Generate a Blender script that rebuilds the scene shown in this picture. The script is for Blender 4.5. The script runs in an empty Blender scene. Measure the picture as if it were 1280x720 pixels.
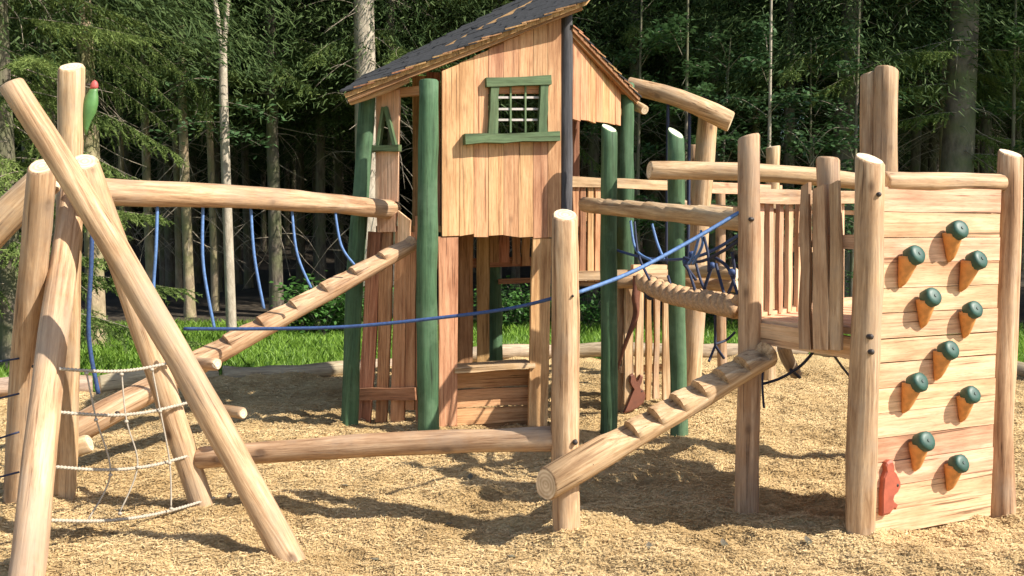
import bpy, math, random
import numpy as np
from mathutils import Vector, Matrix, noise as mnoise

scene = bpy.context.scene
COL = scene.collection
R = math.radians

# ------------------------------------------------------------------ camera
FPX, CH, PITCH = 1150.0, 1.6, R(3.48)
cam = bpy.data.cameras.new('camera')
cam.sensor_width = 36.0
cam.lens = 36.0 * FPX / 1280.0
cam.clip_start = 0.05
cam.clip_end = 2000
camo = bpy.data.objects.new('camera', cam)
COL.objects.link(camo)
camo.location = (0, 0, CH)
camo.rotation_euler = (math.pi / 2 - PITCH, 0, 0)
scene.camera = camo

# ------------------------------------------------------------------ sky + sun
SUN_TO = Vector((1.0, -0.46, 1.02)).normalized()      # towards the sun
elev = math.asin(SUN_TO.z)
world = bpy.data.worlds.new('World')
scene.world = world
world.use_nodes = True
nt = world.node_tree
nt.nodes.clear()
sky = nt.nodes.new('ShaderNodeTexSky')
sky.sky_type = 'NISHITA'
sky.sun_disc = False
sky.sun_elevation = elev
sky.sun_rotation = math.atan2(SUN_TO.x, SUN_TO.y)
bg = nt.nodes.new('ShaderNodeBackground')
bg.inputs['Strength'].default_value = 0.12
wo = nt.nodes.new('ShaderNodeOutputWorld')
nt.links.new(sky.outputs[0], bg.inputs[0])
nt.links.new(bg.outputs[0], wo.inputs[0])
sl = bpy.data.lights.new('sun', 'SUN')
sl.energy = 5.0
sl.angle = R(0.53)
sl.color = (1.0, 0.94, 0.84)
so = bpy.data.objects.new('sun', sl)
COL.objects.link(so)
so.rotation_euler = SUN_TO.to_track_quat('Z', 'Y').to_euler()
scene.view_settings.view_transform = 'Standard'
scene.view_settings.look = 'None'
scene.view_settings.exposure = 0.82
scene.view_settings.gamma = 1.0

# ------------------------------------------------------------------ pixel helpers
CAM = Vector((0, 0, CH))
_F = Vector((0, math.cos(PITCH), -math.sin(PITCH)))
_U = Vector((0, math.sin(PITCH), math.cos(PITCH)))
def ray(px, py):
    return _F + Vector((1, 0, 0)) * ((px - 640) / FPX) + _U * ((360 - py) / FPX)
def P(px, py, d):
    r = ray(px, py)
    return CAM + r * (d / r.y)
def G(px, py, z=0.0):
    r = ray(px, py)
    return CAM + r * ((z - CH) / r.z)
class Plane:
    """vertical plane through two plan points"""
    def __init__(s, a, b):
        s.a = Vector((a.x, a.y, 0)); u = Vector((b.x - a.x, b.y - a.y, 0)); s.u = u.normalized()
        s.n = Vector((s.u.y, -s.u.x, 0))
        if s.n.y > 0: s.n = -s.n          # towards the camera
    def at(s, px, py, off=0.0):
        r = ray(px, py)
        t = ((s.a + s.n * off) - CAM).dot(s.n) / r.dot(s.n)
        return CAM + r * t

# ------------------------------------------------------------------ object helpers
WM = {}
def put(name, mesh, W=None, parent=None):
    o = bpy.data.objects.new(name, mesh)
    COL.objects.link(o)
    W = W if W is not None else Matrix.Identity(4)
    WM[o.name] = W
    if parent is not None:
        o.parent = parent
        o.matrix_basis = WM[parent.name].inverted() @ W
    else:
        o.matrix_basis = W
    return o
def tag(o, label, cat, group=None):
    o['label'] = label; o['category'] = cat
    if group: o['group'] = group
    return o
def thing(name, label, cat, loc, group=None):
    o = put(name, None, Matrix.Translation(loc))
    o.empty_display_size = 0.1
    return tag(o, label, cat, group)
def mesh(name, v, f, mats, smooth=True, mi=None, flat=()):
    m = bpy.data.meshes.new(name)
    m.from_pydata([tuple(p) for p in v], [], f)
    for x in mats: m.materials.append(x)
    if mi is not None: m.polygons.foreach_set('material_index', mi)
    if smooth:
        sm = [True] * len(f)
        for i in flat: sm[i] = False
        m.polygons.foreach_set('use_smooth', sm)
    m.update()
    return m
def npmesh(name, V, F, mats, mi=None, smooth=False):
    """V (n,3) float, F (m,k) int"""
    m = bpy.data.meshes.new(name)
    k = F.shape[1]
    m.vertices.add(len(V)); m.vertices.foreach_set('co', V.astype(np.float32).ravel())
    m.loops.add(F.size); m.loops.foreach_set('vertex_index', F.astype(np.int32).ravel())
    m.polygons.add(len(F))
    m.polygons.foreach_set('loop_start', np.arange(0, F.size, k, dtype=np.int32))
    m.polygons.foreach_set('loop_total', np.full(len(F), k, dtype=np.int32))
    for x in mats: m.materials.append(x)
    if mi is not None: m.polygons.foreach_set('material_index', mi.astype(np.int32))
    if smooth: m.polygons.foreach_set('use_smooth', np.ones(len(F), dtype=bool))
    m.update(calc_edges=True); m.validate()
    return m
def frame(p0, p1, up=Vector((0, 0, 1))):
    z = (p1 - p0).normalized()
    if abs(z.dot(up)) > 0.97: up = Vector((0, -1, 0))
    x = up.cross(z).normalized(); y = z.cross(x)
    M = Matrix((x, y, z)).transposed().to_4x4(); M.translation = p0
    return M

# ------------------------------------------------------------------ materials
def newmat(name):
    m = bpy.data.materials.new(name); m.use_nodes = True
    n = m.node_tree; n.nodes.clear()
    out = n.nodes.new('ShaderNodeOutputMaterial')
    b = n.nodes.new('ShaderNodeBsdfPrincipled')
    n.links.new(b.outputs[0], out.inputs[0])
    return m, n, b, out
def N(n, t, **kw):
    x = n.nodes.new(t)
    for k, v in kw.items():
        if k in x.inputs: x.inputs[k].default_value = v
        else: setattr(x, k, v)
    return x
def ramp(n, stops):
    r = n.nodes.new('ShaderNodeValToRGB')
    e = r.color_ramp.elements
    while len(e) < len(stops): e.new(0.5)
    for i, (p, c) in enumerate(stops):
        e[i].position = p; e[i].color = (*c, 1) if len(c) == 3 else c
    return r
def mixc(n, fac, a, b, mode='MIX'):
    x = n.nodes.new('ShaderNodeMix'); x.data_type = 'RGBA'; x.blend_type = mode
    for i, s in ((0, fac), (6, a), (7, b)):
        if isinstance(s, bpy.types.NodeSocket): n.links.new(s, x.inputs[i])
        elif i == 0: x.inputs[0].default_value = s
        else: x.inputs[i].default_value = (*s, 1)
    return x.outputs[2]
def wood(name, dark, mid, light, grain=1.0, knots=0.5, rough=0.7, weather=None, vary=0.25, bump=0.4, hue=0.02):
    m, n, b, out = newmat(name)
    tc = N(n, 'ShaderNodeTexCoord'); oi = N(n, 'ShaderNodeObjectInfo')
    off = N(n, 'ShaderNodeVectorMath', operation='SCALE'); off.inputs['Scale'].default_value = 37.0
    cx = N(n, 'ShaderNodeCombineXYZ')
    for i in range(3): n.links.new(oi.outputs['Random'], cx.inputs[i])
    n.links.new(cx.outputs[0], off.inputs[0])
    add = N(n, 'ShaderNodeVectorMath', operation='ADD')
    n.links.new(tc.outputs['Object'], add.inputs[0]); n.links.new(off.outputs[0], add.inputs[1])
    mp = N(n, 'ShaderNodeMapping'); mp.inputs['Scale'].default_value = (1, 1, 0.055)
    n.links.new(add.outputs[0], mp.inputs[0])
    g1 = N(n, 'ShaderNodeTexNoise', Scale=30 * grain, Detail=6.0, Roughness=0.62, Distortion=0.6)
    n.links.new(mp.outputs[0], g1.inputs['Vector'])
    mp2 = N(n, 'ShaderNodeMapping'); mp2.inputs['Scale'].default_value = (1, 1, 0.35)
    n.links.new(add.outputs[0], mp2.inputs[0])
    g2 = N(n, 'ShaderNodeTexNoise', Scale=5.0, Detail=4.0, Roughness=0.6)
    n.links.new(mp2.outputs[0], g2.inputs['Vector'])
    r1 = ramp(n, [(0.30, dark), (0.5, mid), (0.72, light)])
    n.links.new(g1.outputs[0], r1.inputs[0])
    r2 = ramp(n, [(0.3, (0.60, 0.50, 0.42)), (0.52, (1, 1, 1)), (0.75, (1.12, 1.09, 1.04))])
    n.links.new(g2.outputs[0], r2.inputs[0])
    c = mixc(n, 0.75, r1.outputs[0], r2.outputs[0], 'MULTIPLY')
    mp3 = N(n, 'ShaderNodeMapping'); mp3.inputs['Scale'].default_value = (1, 1, 0.022)
    n.links.new(add.outputs[0], mp3.inputs[0])
    g4 = N(n, 'ShaderNodeTexNoise', Scale=62 * grain, Detail=3.0, Roughness=0.5, Distortion=0.3); n.links.new(mp3.outputs[0], g4.inputs['Vector'])
    r4 = ramp(n, [(0.31, (0.25, 0.20, 0.16)), (0.345, (0.84, 0.80, 0.77)), (0.5, (1, 1, 1)), (0.75, (1.06, 1.05, 1.04))]); n.links.new(g4.outputs[0], r4.inputs[0])
    c = mixc(n, 0.85, c, r4.outputs[0], 'MULTIPLY')
    mp5 = N(n, 'ShaderNodeMapping'); mp5.inputs['Scale'].default_value = (1, 1, 0.06)
    n.links.new(add.outputs[0], mp5.inputs[0])
    g5 = N(n, 'ShaderNodeTexNoise', Scale=210, Detail=4.0, Roughness=0.7); n.links.new(mp5.outputs[0], g5.inputs['Vector'])
    r5 = ramp(n, [(0.32, (0.66, 0.62, 0.58)), (0.5, (1, 1, 1)), (0.7, (1.1, 1.09, 1.08))]); n.links.new(g5.outputs[0], r5.inputs[0])
    c = mixc(n, 0.8, c, r5.outputs[0], 'MULTIPLY')
    if knots > 0:
        mk = N(n, 'ShaderNodeMapping'); mk.inputs['Scale'].default_value = (1, 1, 0.6)
        n.links.new(add.outputs[0], mk.inputs[0])
        vo = N(n, 'ShaderNodeTexVoronoi', Scale=4.2); n.links.new(mk.outputs[0], vo.inputs['Vector'])
        kr = ramp(n, [(0.055, (1, 1, 1)), (0.105, (0.25, 0.25, 0.25)), (0.16, (0, 0, 0))])
        n.links.new(vo.outputs['Distance'], kr.inputs[0])
        sc = N(n, 'ShaderNodeMath', operation='MULTIPLY'); sc.inputs[1].default_value = knots
        n.links.new(kr.outputs[0], sc.inputs[0])
        c = mixc(n, sc.outputs[0], c, (dark[0] * 0.35, dark[1] * 0.3, dark[2] * 0.28))
    if weather:
        g3 = N(n, 'ShaderNodeTexNoise', Scale=2.2, Detail=5.0, Roughness=0.7)
        n.links.new(add.outputs[0], g3.inputs['Vector'])
        wr = ramp(n, [(0.48, (0, 0, 0)), (0.68, (0.75, 0.75, 0.75))]); n.links.new(g3.outputs[0], wr.inputs[0])
        c = mixc(n, wr.outputs[0], c, weather)
    hs = N(n, 'ShaderNodeHueSaturation')
    mr = N(n, 'ShaderNodeMapRange'); mr.inputs[3].default_value = 1 - vary; mr.inputs[4].default_value = 1 + vary * 0.6
    n.links.new(oi.outputs['Random'], mr.inputs[0]); n.links.new(mr.outputs[0], hs.inputs['Value'])
    m2 = N(n, 'ShaderNodeMath', operation='MULTIPLY'); m2.inputs[1].default_value = 7.31
    fr = N(n, 'ShaderNodeMath', operation='FRACT'); n.links.new(oi.outputs['Random'], m2.inputs[0]); n.links.new(m2.outputs[0], fr.inputs[0])
    mh = N(n, 'ShaderNodeMapRange'); mh.inputs[3].default_value = 0.5 - hue; mh.inputs[4].default_value = 0.5 + hue
    n.links.new(fr.outputs[0], mh.inputs[0]); n.links.new(mh.outputs[0], hs.inputs['Hue'])
    n.links.new(c, hs.inputs['Color'])
    n.links.new(hs.outputs[0], b.inputs['Base Color'])
    b.inputs['Roughness'].default_value = rough
    b.inputs['Specular IOR Level'].default_value = 0.3
    bp = N(n, 'ShaderNodeBump', Strength=bump, Distance=0.012)
    ad = N(n, 'ShaderNodeMath', operation='ADD'); n.links.new(g1.outputs[0], ad.inputs[0]); n.links.new(g2.outputs[0], ad.inputs[1])
    n.links.new(ad.outputs[0], bp.inputs['Height']); n.links.new(bp.outputs[0], b.inputs['Normal'])
    return m
def endgrain(name, a, bcol):
    m, n, b, out = newmat(name)
    tc = N(n, 'ShaderNodeTexCoord')
    w = N(n, 'ShaderNodeTexWave', wave_type='RINGS', rings_direction='Z', Scale=16.0, Distortion=1.5, Detail=3.0)
    n.links.new(tc.outputs['Object'], w.inputs['Vector'])
    g = N(n, 'ShaderNodeTexNoise', Scale=18.0, Detail=4.0); n.links.new(tc.outputs['Object'], g.inputs['Vector'])
    r = ramp(n, [(0.0, a), (1.0, bcol)]); n.links.new(w.outputs[0], r.inputs[0])
    r2 = ramp(n, [(0.35, (0.7, 0.65, 0.6)), (0.6, (1, 1, 1))]); n.links.new(g.outputs[0], r2.inputs[0])
    c = mixc(n, 0.8, r.outputs[0], r2.outputs[0], 'MULTIPLY')
    n.links.new(c, b.inputs['Base Color']); b.inputs['Roughness'].default_value = 0.8
    return m
def plain(name, col, rough=0.6, var=0.25, scale=12.0, metal=0.0, bump=0.0):
    m, n, b, out = newmat(name)
    tc = N(n, 'ShaderNodeTexCoord')
    g = N(n, 'ShaderNodeTexNoise', Scale=scale, Detail=5.0, Roughness=0.65); n.links.new(tc.outputs['Object'], g.inputs['Vector'])
    r = ramp(n, [(0.3, tuple(x * (1 - var) for x in col)), (0.7, tuple(min(1, x * (1 + var)) for x in col))])
    n.links.new(g.outputs[0], r.inputs[0]); n.links.new(r.outputs[0], b.inputs['Base Color'])
    b.inputs['Roughness'].default_value = rough; b.inputs['Metallic'].default_value = metal
    if bump:
        bp = N(n, 'ShaderNodeBump', Strength=bump, Distance=0.01)
        n.links.new(g.outputs[0], bp.inputs['Height']); n.links.new(bp.outputs[0], b.inputs['Normal'])
    return m
def leafmat(name, dark, light, trans=0.35, rough=0.5, scale=0.8):
    m, n, b, out = newmat(name)
    tc = N(n, 'ShaderNodeTexCoord'); ge = N(n, 'ShaderNodeNewGeometry')
    g = N(n, 'ShaderNodeTexNoise', Scale=scale, Detail=3.0); n.links.new(ge.outputs['Position'], g.inputs['Vector'])
    ad = N(n, 'ShaderNodeMath', operation='MULTIPLY_ADD'); ad.inputs[1].default_value = 0.5
    n.links.new(ge.outputs['Random Per Island'], ad.inputs[0]); 
    sub = N(n, 'ShaderNodeMath', operation='SUBTRACT'); sub.inputs[1].default_value = 0.25
    n.links.new(g.outputs[0], sub.inputs[0]); n.links.new(sub.outputs[0], ad.inputs[2])
    r = ramp(n, [(0.2, dark), (0.8, light)]); n.links.new(ad.outputs[0], r.inputs[0])
    n.links.new(r.outputs[0], b.inputs['Base Color'])
    b.inputs['Roughness'].default_value = rough; b.inputs['Specular IOR Level'].default_value = 0.06 if 'spruce' in name else 0.35
    if trans > 0:
        t = N(n, 'ShaderNodeBsdfTranslucent'); n.links.new(r.outputs[0], t.inputs[0])
        mx = N(n, 'ShaderNodeMixShader'); mx.inputs[0].default_value = trans
        n.links.new(b.outputs[0], mx.inputs[1]); n.links.new(t.outputs[0], mx.inputs[2])
        n.links.new(mx.outputs[0], out.inputs[0])
    return m

M_LOG = wood('peeled_log', (0.25, 0.145, 0.072), (0.495, 0.325, 0.18), (0.66, 0.49, 0.315), knots=0.8, weather=(0.36, 0.265, 0.18), vary=0.12, hue=0.006)
M_END = endgrain('log_end', (0.62, 0.46, 0.29), (0.80, 0.66, 0.46))
M_PLANK = wood('larch_plank', (0.38, 0.18, 0.08), (0.575, 0.315, 0.155), (0.68, 0.42, 0.225), grain=1.2, knots=0.5, vary=0.20, hue=0.012, bump=0.25)
M_WALL = wood('pine_wall_board', (0.50, 0.28, 0.16), (0.665, 0.415, 0.25), (0.75, 0.53, 0.355), grain=1.0, knots=0.5, vary=0.10, hue=0.009, bump=0.2)
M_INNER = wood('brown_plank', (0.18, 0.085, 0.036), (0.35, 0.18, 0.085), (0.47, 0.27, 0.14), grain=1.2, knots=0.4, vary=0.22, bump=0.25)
M_GREEN = wood('green_stain', (0.030, 0.066, 0.030), (0.058, 0.118, 0.056), (0.10, 0.185, 0.092), grain=0.7, knots=0.35, vary=0.15, hue=0.01, weather=(0.105, 0.175, 0.095))
M_GEND = endgrain('green_post_end', (0.45, 0.52, 0.34), (0.60, 0.66, 0.46))
M_TRIM = wood('green_trim', (0.058, 0.092, 0.040), (0.098, 0.148, 0.068), (0.15, 0.21, 0.10), grain=0.8, knots=0.3, vary=0.1, hue=0.01)
M_GREY = wood('charcoal_wood', (0.03, 0.03, 0.034), (0.06, 0.058, 0.062), (0.11, 0.105, 0.11), grain=0.8, knots=0.3, vary=0.1)  # dark grey tone of the post at the facade's right edge
M_BORDER = wood('weathered_log', (0.22, 0.165, 0.11), (0.38, 0.29, 0.20), (0.54, 0.43, 0.30), knots=0.5, vary=0.2, weather=(0.25, 0.21, 0.16))
M_SHING = plain('slate_shingle', (0.020, 0.020, 0.022), 0.95, 0.6, 30.0, bump=0.5)
M_BLUE = plain('blue_rope', (0.028, 0.062, 0.17), 0.65, 0.35, 60.0)
M_BLUEL = plain('sunlit_blue_rope', (0.085, 0.17, 0.36), 0.65, 0.3, 60.0)  # blue rope as it looks in sun, the brightness put into the colour
M_DROPE = plain('navy_rope', (0.015, 0.022, 0.055), 0.7, 0.3, 60.0)
M_WROPE = plain('pale_rope', (0.37, 0.32, 0.25), 0.8, 0.25, 90.0)
M_HEMP = plain('hemp_rope', (0.46, 0.285, 0.15), 0.85, 0.4, 60.0)
M_ORANGE = plain('carrot_orange', (0.60, 0.255, 0.065), 0.6, 0.3, 14.0)
M_CAPG = plain('dark_green_rubber', (0.018, 0.066, 0.045), 0.5, 0.3, 30.0)
M_STEEL = plain('bolt_steel', (0.05, 0.075, 0.065), 0.55, 0.2, 30.0, metal=0.3)
M_BOLT = plain('bolt_dark', (0.035, 0.025, 0.02), 0.6, 0.2, 30.0)
M_RED = plain('red_brown_paint', (0.36, 0.085, 0.045), 0.6, 0.25, 16.0)
M_BROWNP = plain('dark_red_brown_paint', (0.15, 0.05, 0.025), 0.6, 0.25, 16.0)
M_BIRDG = plain('bird_green_paint', (0.085, 0.20, 0.055), 0.5, 0.2, 20.0)
M_BIRDR = plain('bird_red_paint', (0.42, 0.08, 0.07), 0.6, 0.2, 20.0)
M_PALEBAR = plain('pale_bar', (0.45, 0.40, 0.36), 0.6, 0.15, 20.0)
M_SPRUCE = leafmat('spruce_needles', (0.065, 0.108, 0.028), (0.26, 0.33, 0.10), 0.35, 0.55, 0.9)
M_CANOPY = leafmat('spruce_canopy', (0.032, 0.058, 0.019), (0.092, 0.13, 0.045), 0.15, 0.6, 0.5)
M_LEAF = leafmat('broad_leaf', (0.035, 0.078, 0.028), (0.095, 0.17, 0.065), 0.3, 0.38, 1.2)
M_GRASS = leafmat('grass_blade', (0.12, 0.23, 0.025), (0.28, 0.44, 0.065), 0.4, 0.5, 0.7)
def barkmat(name, a, bcol, moss=None):
    m, n, b, out = newmat(name)
    tc = N(n, 'ShaderNodeTexCoord')
    mp = N(n, 'ShaderNodeMapping'); mp.inputs['Scale'].default_value = (1, 1, 0.3); n.links.new(tc.outputs['Object'], mp.inputs[0])
    g = N(n, 'ShaderNodeTexNoise', Scale=14.0, Detail=7.0, Roughness=0.7); n.links.new(mp.outputs[0], g.inputs['Vector'])
    r = ramp(n, [(0.33, a), (0.66, bcol)]); n.links.new(g.outputs[0], r.inputs[0])
    c = r.outputs[0]
    if moss:
        g2 = N(n, 'ShaderNodeTexNoise', Scale=2.0, Detail=5.0); n.links.new(tc.outputs['Object'], g2.inputs['Vector'])
        r2 = ramp(n, [(0.42, (0, 0, 0)), (0.62, (0.85, 0.85, 0.85))]); n.links.new(g2.outputs[0], r2.inputs[0])
        c = mixc(n, r2.outputs[0], c, moss)
    n.links.new(c, b.inputs['Base Color']); b.inputs['Roughness'].default_value = 0.9
    bp = N(n, 'ShaderNodeBump', Strength=0.8, Distance=0.03); n.links.new(g.outputs[0], bp.inputs['Height']); n.links.new(bp.outputs[0], b.inputs['Normal'])
    return m
M_BARK = barkmat('spruce_bark', (0.07, 0.054, 0.04), (0.21, 0.17, 0.125), (0.12, 0.13, 0.055))
M_BARKL = barkmat('pale_bark', (0.26, 0.21, 0.155), (0.50, 0.43, 0.33))
M_BARKT = barkmat('tan_bark', (0.24, 0.17, 0.105), (0.48, 0.37, 0.235), (0.20, 0.20, 0.08))
M_TWIG = plain('dead_twig', (0.27, 0.225, 0.165), 0.9, 0.3, 10.0)
M_FERNB = leafmat('undergrowth_leaf', (0.03, 0.085, 0.015), (0.10, 0.22, 0.05), 0.3, 0.45, 1.5)

# ------------------------------------------------------------------ shape builders
def log_mesh(L, r0, r1, mats, seed=0, bend=0.012, lump=0.07, tilt0=0.0, tilt1=0.0, tdir=0.0, nseg=14, nring=None, notch=None, cham=0.012, cut1=None, cut0=None, mid=None):
    """log along local Z from 0 to L; notch = (start, end, count, depth) saw-teeth on local +Y"""
    rnd = random.Random(seed)
    nring = nring or max(6, int(L / 0.16))
    ph = rnd.random() * 6.28; so = rnd.random() * 90
    zs = [(L * i / nring) for i in range(nring + 1)]
    cuts = [None] * len(zs)
    if notch:
        s0, s1, cnt, dep = notch
        pts = [(z, None) for z in zs if z < s0 * L or z > s1 * L]
        per = (s1 - s0) * L / cnt
        for k in range(cnt):
            a = s0 * L + k * per
            pts += [(a, -dep), (a + 0.006, 0.0), (a + per * 0.25, -dep * 0.30), (a + per * 0.6, -dep * 0.62), (a + per * 0.97, -dep * 0.98)]
        pts.sort(key=lambda q: q[0])
        zs = [q[0] for q in pts]; cuts = [q[1] for q in pts]
    V, F, MI, flat = [], [], [], []
    clipped = set()
    def ring(z, scale=1.0, dz=0.0, cut=None):
        t = min(1, max(0, z / L)); rr = r0 + (r1 - r0) * t
        cx = bend * math.sin(math.pi * t) * math.cos(ph) + bend * 0.4 * math.sin(2 * math.pi * t + ph)
        cy = bend * math.sin(math.pi * t) * math.sin(ph)
        if mid is not None: cx += mid.x * 4 * t * (1 - t); cy += mid.y * 4 * t * (1 - t)
        out = []
        for j in range(nseg):
            a = 2 * math.pi * j / nseg
            k = 1 + lump * 2.6 * mnoise.noise(Vector((math.cos(a) * 1.1 + so, math.sin(a) * 1.1, z * 2.6))) + lump * mnoise.noise(Vector((math.cos(a) * 2.5 + so, math.sin(a) * 2.5 + 9, z * 7)))
            x, y = math.cos(a) * rr * k * scale, math.sin(a) * rr * k * scale
            tl = 0.0
            if t < 0.5: tl = tilt0 * (1 - 2 * t) ** 6
            else: tl = tilt1 * (2 * t - 1) ** 6
            zz = z + dz + tl * (x * math.cos(tdir) + y * math.sin(tdir))
            if cut0 is not None and t < 0.5: zz -= (cut0.x * x + cut0.y * y) / cut0.z * (1 - 2 * t) ** 10
            if cut1 is not None and t > 0.5: zz -= (cut1.x * x + cut1.y * y) / cut1.z * (2 * t - 1) ** 10
            if cut is not None:
                cc_ = y * 0.93 - x * 0.37
                if cc_ > rr + cut:
                    e_ = cc_ - rr - cut; y -= e_ * 0.93; x += e_ * 0.37; clipped.add(len(V) + len(out))
            out.append((x + cx, y + cy, zz))
        return out
    rings = [ring(0, 1 - cham / r0 * 0.7, 0)]
    V += rings[0]
    for z, c in zip(zs, cuts):
        zz = min(max(z, cham), L - cham)
        rings.append(ring(zz, 1.0, 0, c)); V += rings[-1]
    rings.append(ring(L, 1 - cham / r1 * 0.7, 0)); V += rings[-1]
    n = len(rings)
    for i in range(n - 1):
        for j in range(nseg):
            a = i * nseg + j; b = i * nseg + (j + 1) % nseg
            if {a, b, b + nseg, a + nseg} & clipped: flat.append(len(F))
            F.append((a, b, b + nseg, a + nseg)); MI.append(0)
    for base, rev in ((0, True), ((n - 1) * nseg, False)):
        idx = [base + j for j in range(nseg)]
        if rev: idx.reverse()
        flat.append(len(F)); F.append(tuple(idx)); MI.append(1)
    m = mesh('log', V, F, mats, True, MI, flat)
    return m
_seed = [1]
def log(name, p0, p1, r0, r1, parent=None, mats=None, **kw):
    _seed[0] += 1
    kw.setdefault('seed', _seed[0])
    if 'botn' in kw: kw['cut0'] = frame(p0, p1).to_3x3().transposed() @ Vector(kw.pop('botn'))
    if 'mid' in kw: kw['mid'] = frame(p0, p1).to_3x3().transposed() @ Vector(kw['mid'])
    if 'topn' in kw: kw['cut1'] = frame(p0, p1).to_3x3().transposed() @ Vector(kw.pop('topn'))
    m = log_mesh((p1 - p0).length, r0, r1, mats or [M_LOG, M_END], **kw)
    return put(name, m, frame(p0, p1), parent)
def post(name, b, t, r0, r1, parent=None, sink=0.2, mats=None, **kw):
    """b: foot on the ground, t: top; sunk into the ground"""
    u = (t - b).normalized()
    return log(name, b - u * sink, t, r0, r1, parent, mats, **kw)
def plank_mesh(L, w, th, mats, seed=0, wob=0.0, top=(0, 0), bot=(0, 0), taper=1.0, nseg=4, bow=0.0):
    """plank along local Z, width on X, thickness on Y; top/bot = z offset at -X / +X corner"""
    rnd = random.Random(seed)
    V, F = [], []
    for i in range(nseg + 1):
        t = i / nseg
        hw = w / 2 * (1 + (taper - 1) * t)
        xl = -hw + wob * rnd.uniform(-1, 1); xr = hw + wob * rnd.uniform(-1, 1)
        zl = L * t; zr = L * t
        if i == nseg: zl += top[0]; zr += top[1]
        if i == 0: zl += bot[0]; zr += bot[1]
        yb = bow * math.sin(math.pi * t)
        V += [(xl, -th / 2 + yb, zl), (xr, -th / 2 + yb, zr), (xr, th / 2 + yb, zr), (xl, th / 2 + yb, zl)]
    for i in range(nseg):
        for j in range(4):
            a = i * 4 + j; b = i * 4 + (j + 1) % 4
            F.append((a, b, b + 4, a + 4))
    F.append((3, 2, 1, 0)); e = nseg * 4; F.append((e, e + 1, e + 2, e + 3))
    return mesh('plank', V, F, mats, False)
def plank(name, p0, p1, w, th, nrm, parent=None, mat=None, off=0.0, **kw):
    """p0..p1 centreline, nrm: facing of the broad side"""
    _seed[0] += 1
    kw.setdefault('seed', _seed[0])
    z = (p1 - p0).normalized()
    y = -(nrm - z * nrm.dot(z)).normalized()       # local -Y looks along nrm
    x = y.cross(z)
    M = Matrix((x, y, z)).transposed().to_4x4(); M.translation = p0 + nrm.normalized() * off
    m = plank_mesh((p1 - p0).length, w, th, [mat or M_PLANK], **kw)
    return put(name, m, M, parent)
def catmull(pts, n=8):
    out = []
    q = [pts[0]] + list(pts) + [pts[-1]]
    for i in range(1, len(q) - 2):
        a, b, c, d = q[i - 1], q[i], q[i + 1], q[i + 2]
        for k in range(n):
            t = k / n
            out.append(0.5 * ((2 * b) + (c - a) * t + (2 * a - 5 * b + 4 * c - d) * t * t + (3 * b - a - 3 * c + d) * t ** 3))
    out.append(pts[-1])
    return out
def tube(pts, r, nseg=6, twist=0.0, lobes=0, lob=0.0, taper=1.0):
    V, F = [], []
    n = len(pts); s = 0.0
    t0 = (pts[1] - pts[0]).normalized()
    x = Vector((0, 0, 1)).cross(t0)
    if x.length < 1e-3: x = Vector((1, 0, 0))
    x.normalize()
    for i, p in enumerate(pts):
        t = (pts[min(i + 1, n - 1)] - pts[max(i - 1, 0)]).normalized()
        x = (x - t * x.dot(t)).normalized(); y = t.cross(x)
        if i: s += (p - pts[i - 1]).length
        rr = r * (1 + (taper - 1) * i / (n - 1))
        for j in range(nseg):
            a = 2 * math.pi * j / nseg
            q = rr * (1 + lob * math.cos(lobes * a + twist * s)) if lobes else rr
            V.append(p + (x * math.cos(a) + y * math.sin(a)) * q)
    for i in range(n - 1):
        for j in range(nseg):
            a = i * nseg + j; b = i * nseg + (j + 1) % nseg
            F.append((a, b, b + nseg, a + nseg))
    F.append(tuple(range(nseg - 1, -1, -1))); F.append(tuple((n - 1) * nseg + j for j in range(nseg)))
    return V, F
def resample(pts, step):
    out = [pts[0]]; acc = 0.0
    for a, b in zip(pts[:-1], pts[1:]):
        d = (b - a).length
        if d < 1e-6: continue
        k = max(1, int(round(d / step)))
        for i in range(1, k + 1): out.append(a + (b - a) * (i / k))
    return out
def rope(name, pts, r, mat, parent=None, twisted=False, n=8):
    p0 = pts[0]
    c = catmull([p - p0 for p in pts], n)
    if twisted:
        c = resample(c, r * 0.32)
        V, F = tube(c, r, 12, twist=2.7 / r, lobes=3, lob=0.30)
    else:
        V, F = tube(c, r, 6)
    W = Matrix.Translation(p0)
    return put(name, mesh('rope', V, F, [mat]), W, parent)
def sphere_pts(c, r, nu=8, nv=6, sc=(1, 1, 1)):
    V, F = [], []
    for i in range(nv + 1):
        th = math.pi * i / nv
        for j in range(nu):
            a = 2 * math.pi * j / nu
            V.append((c[0] + r * sc[0] * math.sin(th) * math.cos(a), c[1] + r * sc[1] * math.sin(th) * math.sin(a), c[2] + r * sc[2] * math.cos(th)))
    for i in range(nv):
        for j in range(nu):
            a = i * nu + j; b = i * nu + (j + 1) % nu
            F.append((a, a + nu, b + nu, b))
    return V, F
def merge(parts):
    V, F = [], []
    for v, f in parts:
        o = len(V); V += [Vector(p) for p in v]; F += [tuple(i + o for i in q) for q in f]
    return V, F
def bolt(p, nrm, parent, r=0.011, mat=None):
    """round bolt head seated on a log, facing nrm"""
    V = []
    for k, (rr, z) in enumerate(((1, -0.02), (1, 0.004), (0.6, 0.009))):
        V += [(math.cos(j * math.pi / 4) * rr * r, math.sin(j * math.pi / 4) * rr * r, z) for j in range(8)]
    F = [(i * 8 + j, i * 8 + (j + 1) % 8, i * 8 + 8 + (j + 1) % 8, i * 8 + 8 + j) for i in range(2) for j in range(8)] + [tuple(16 + j for j in range(8))]
    return put('bolt', mesh('bolt', V, F, [mat or M_BOLT]), frame(p, p + nrm), parent)
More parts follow.
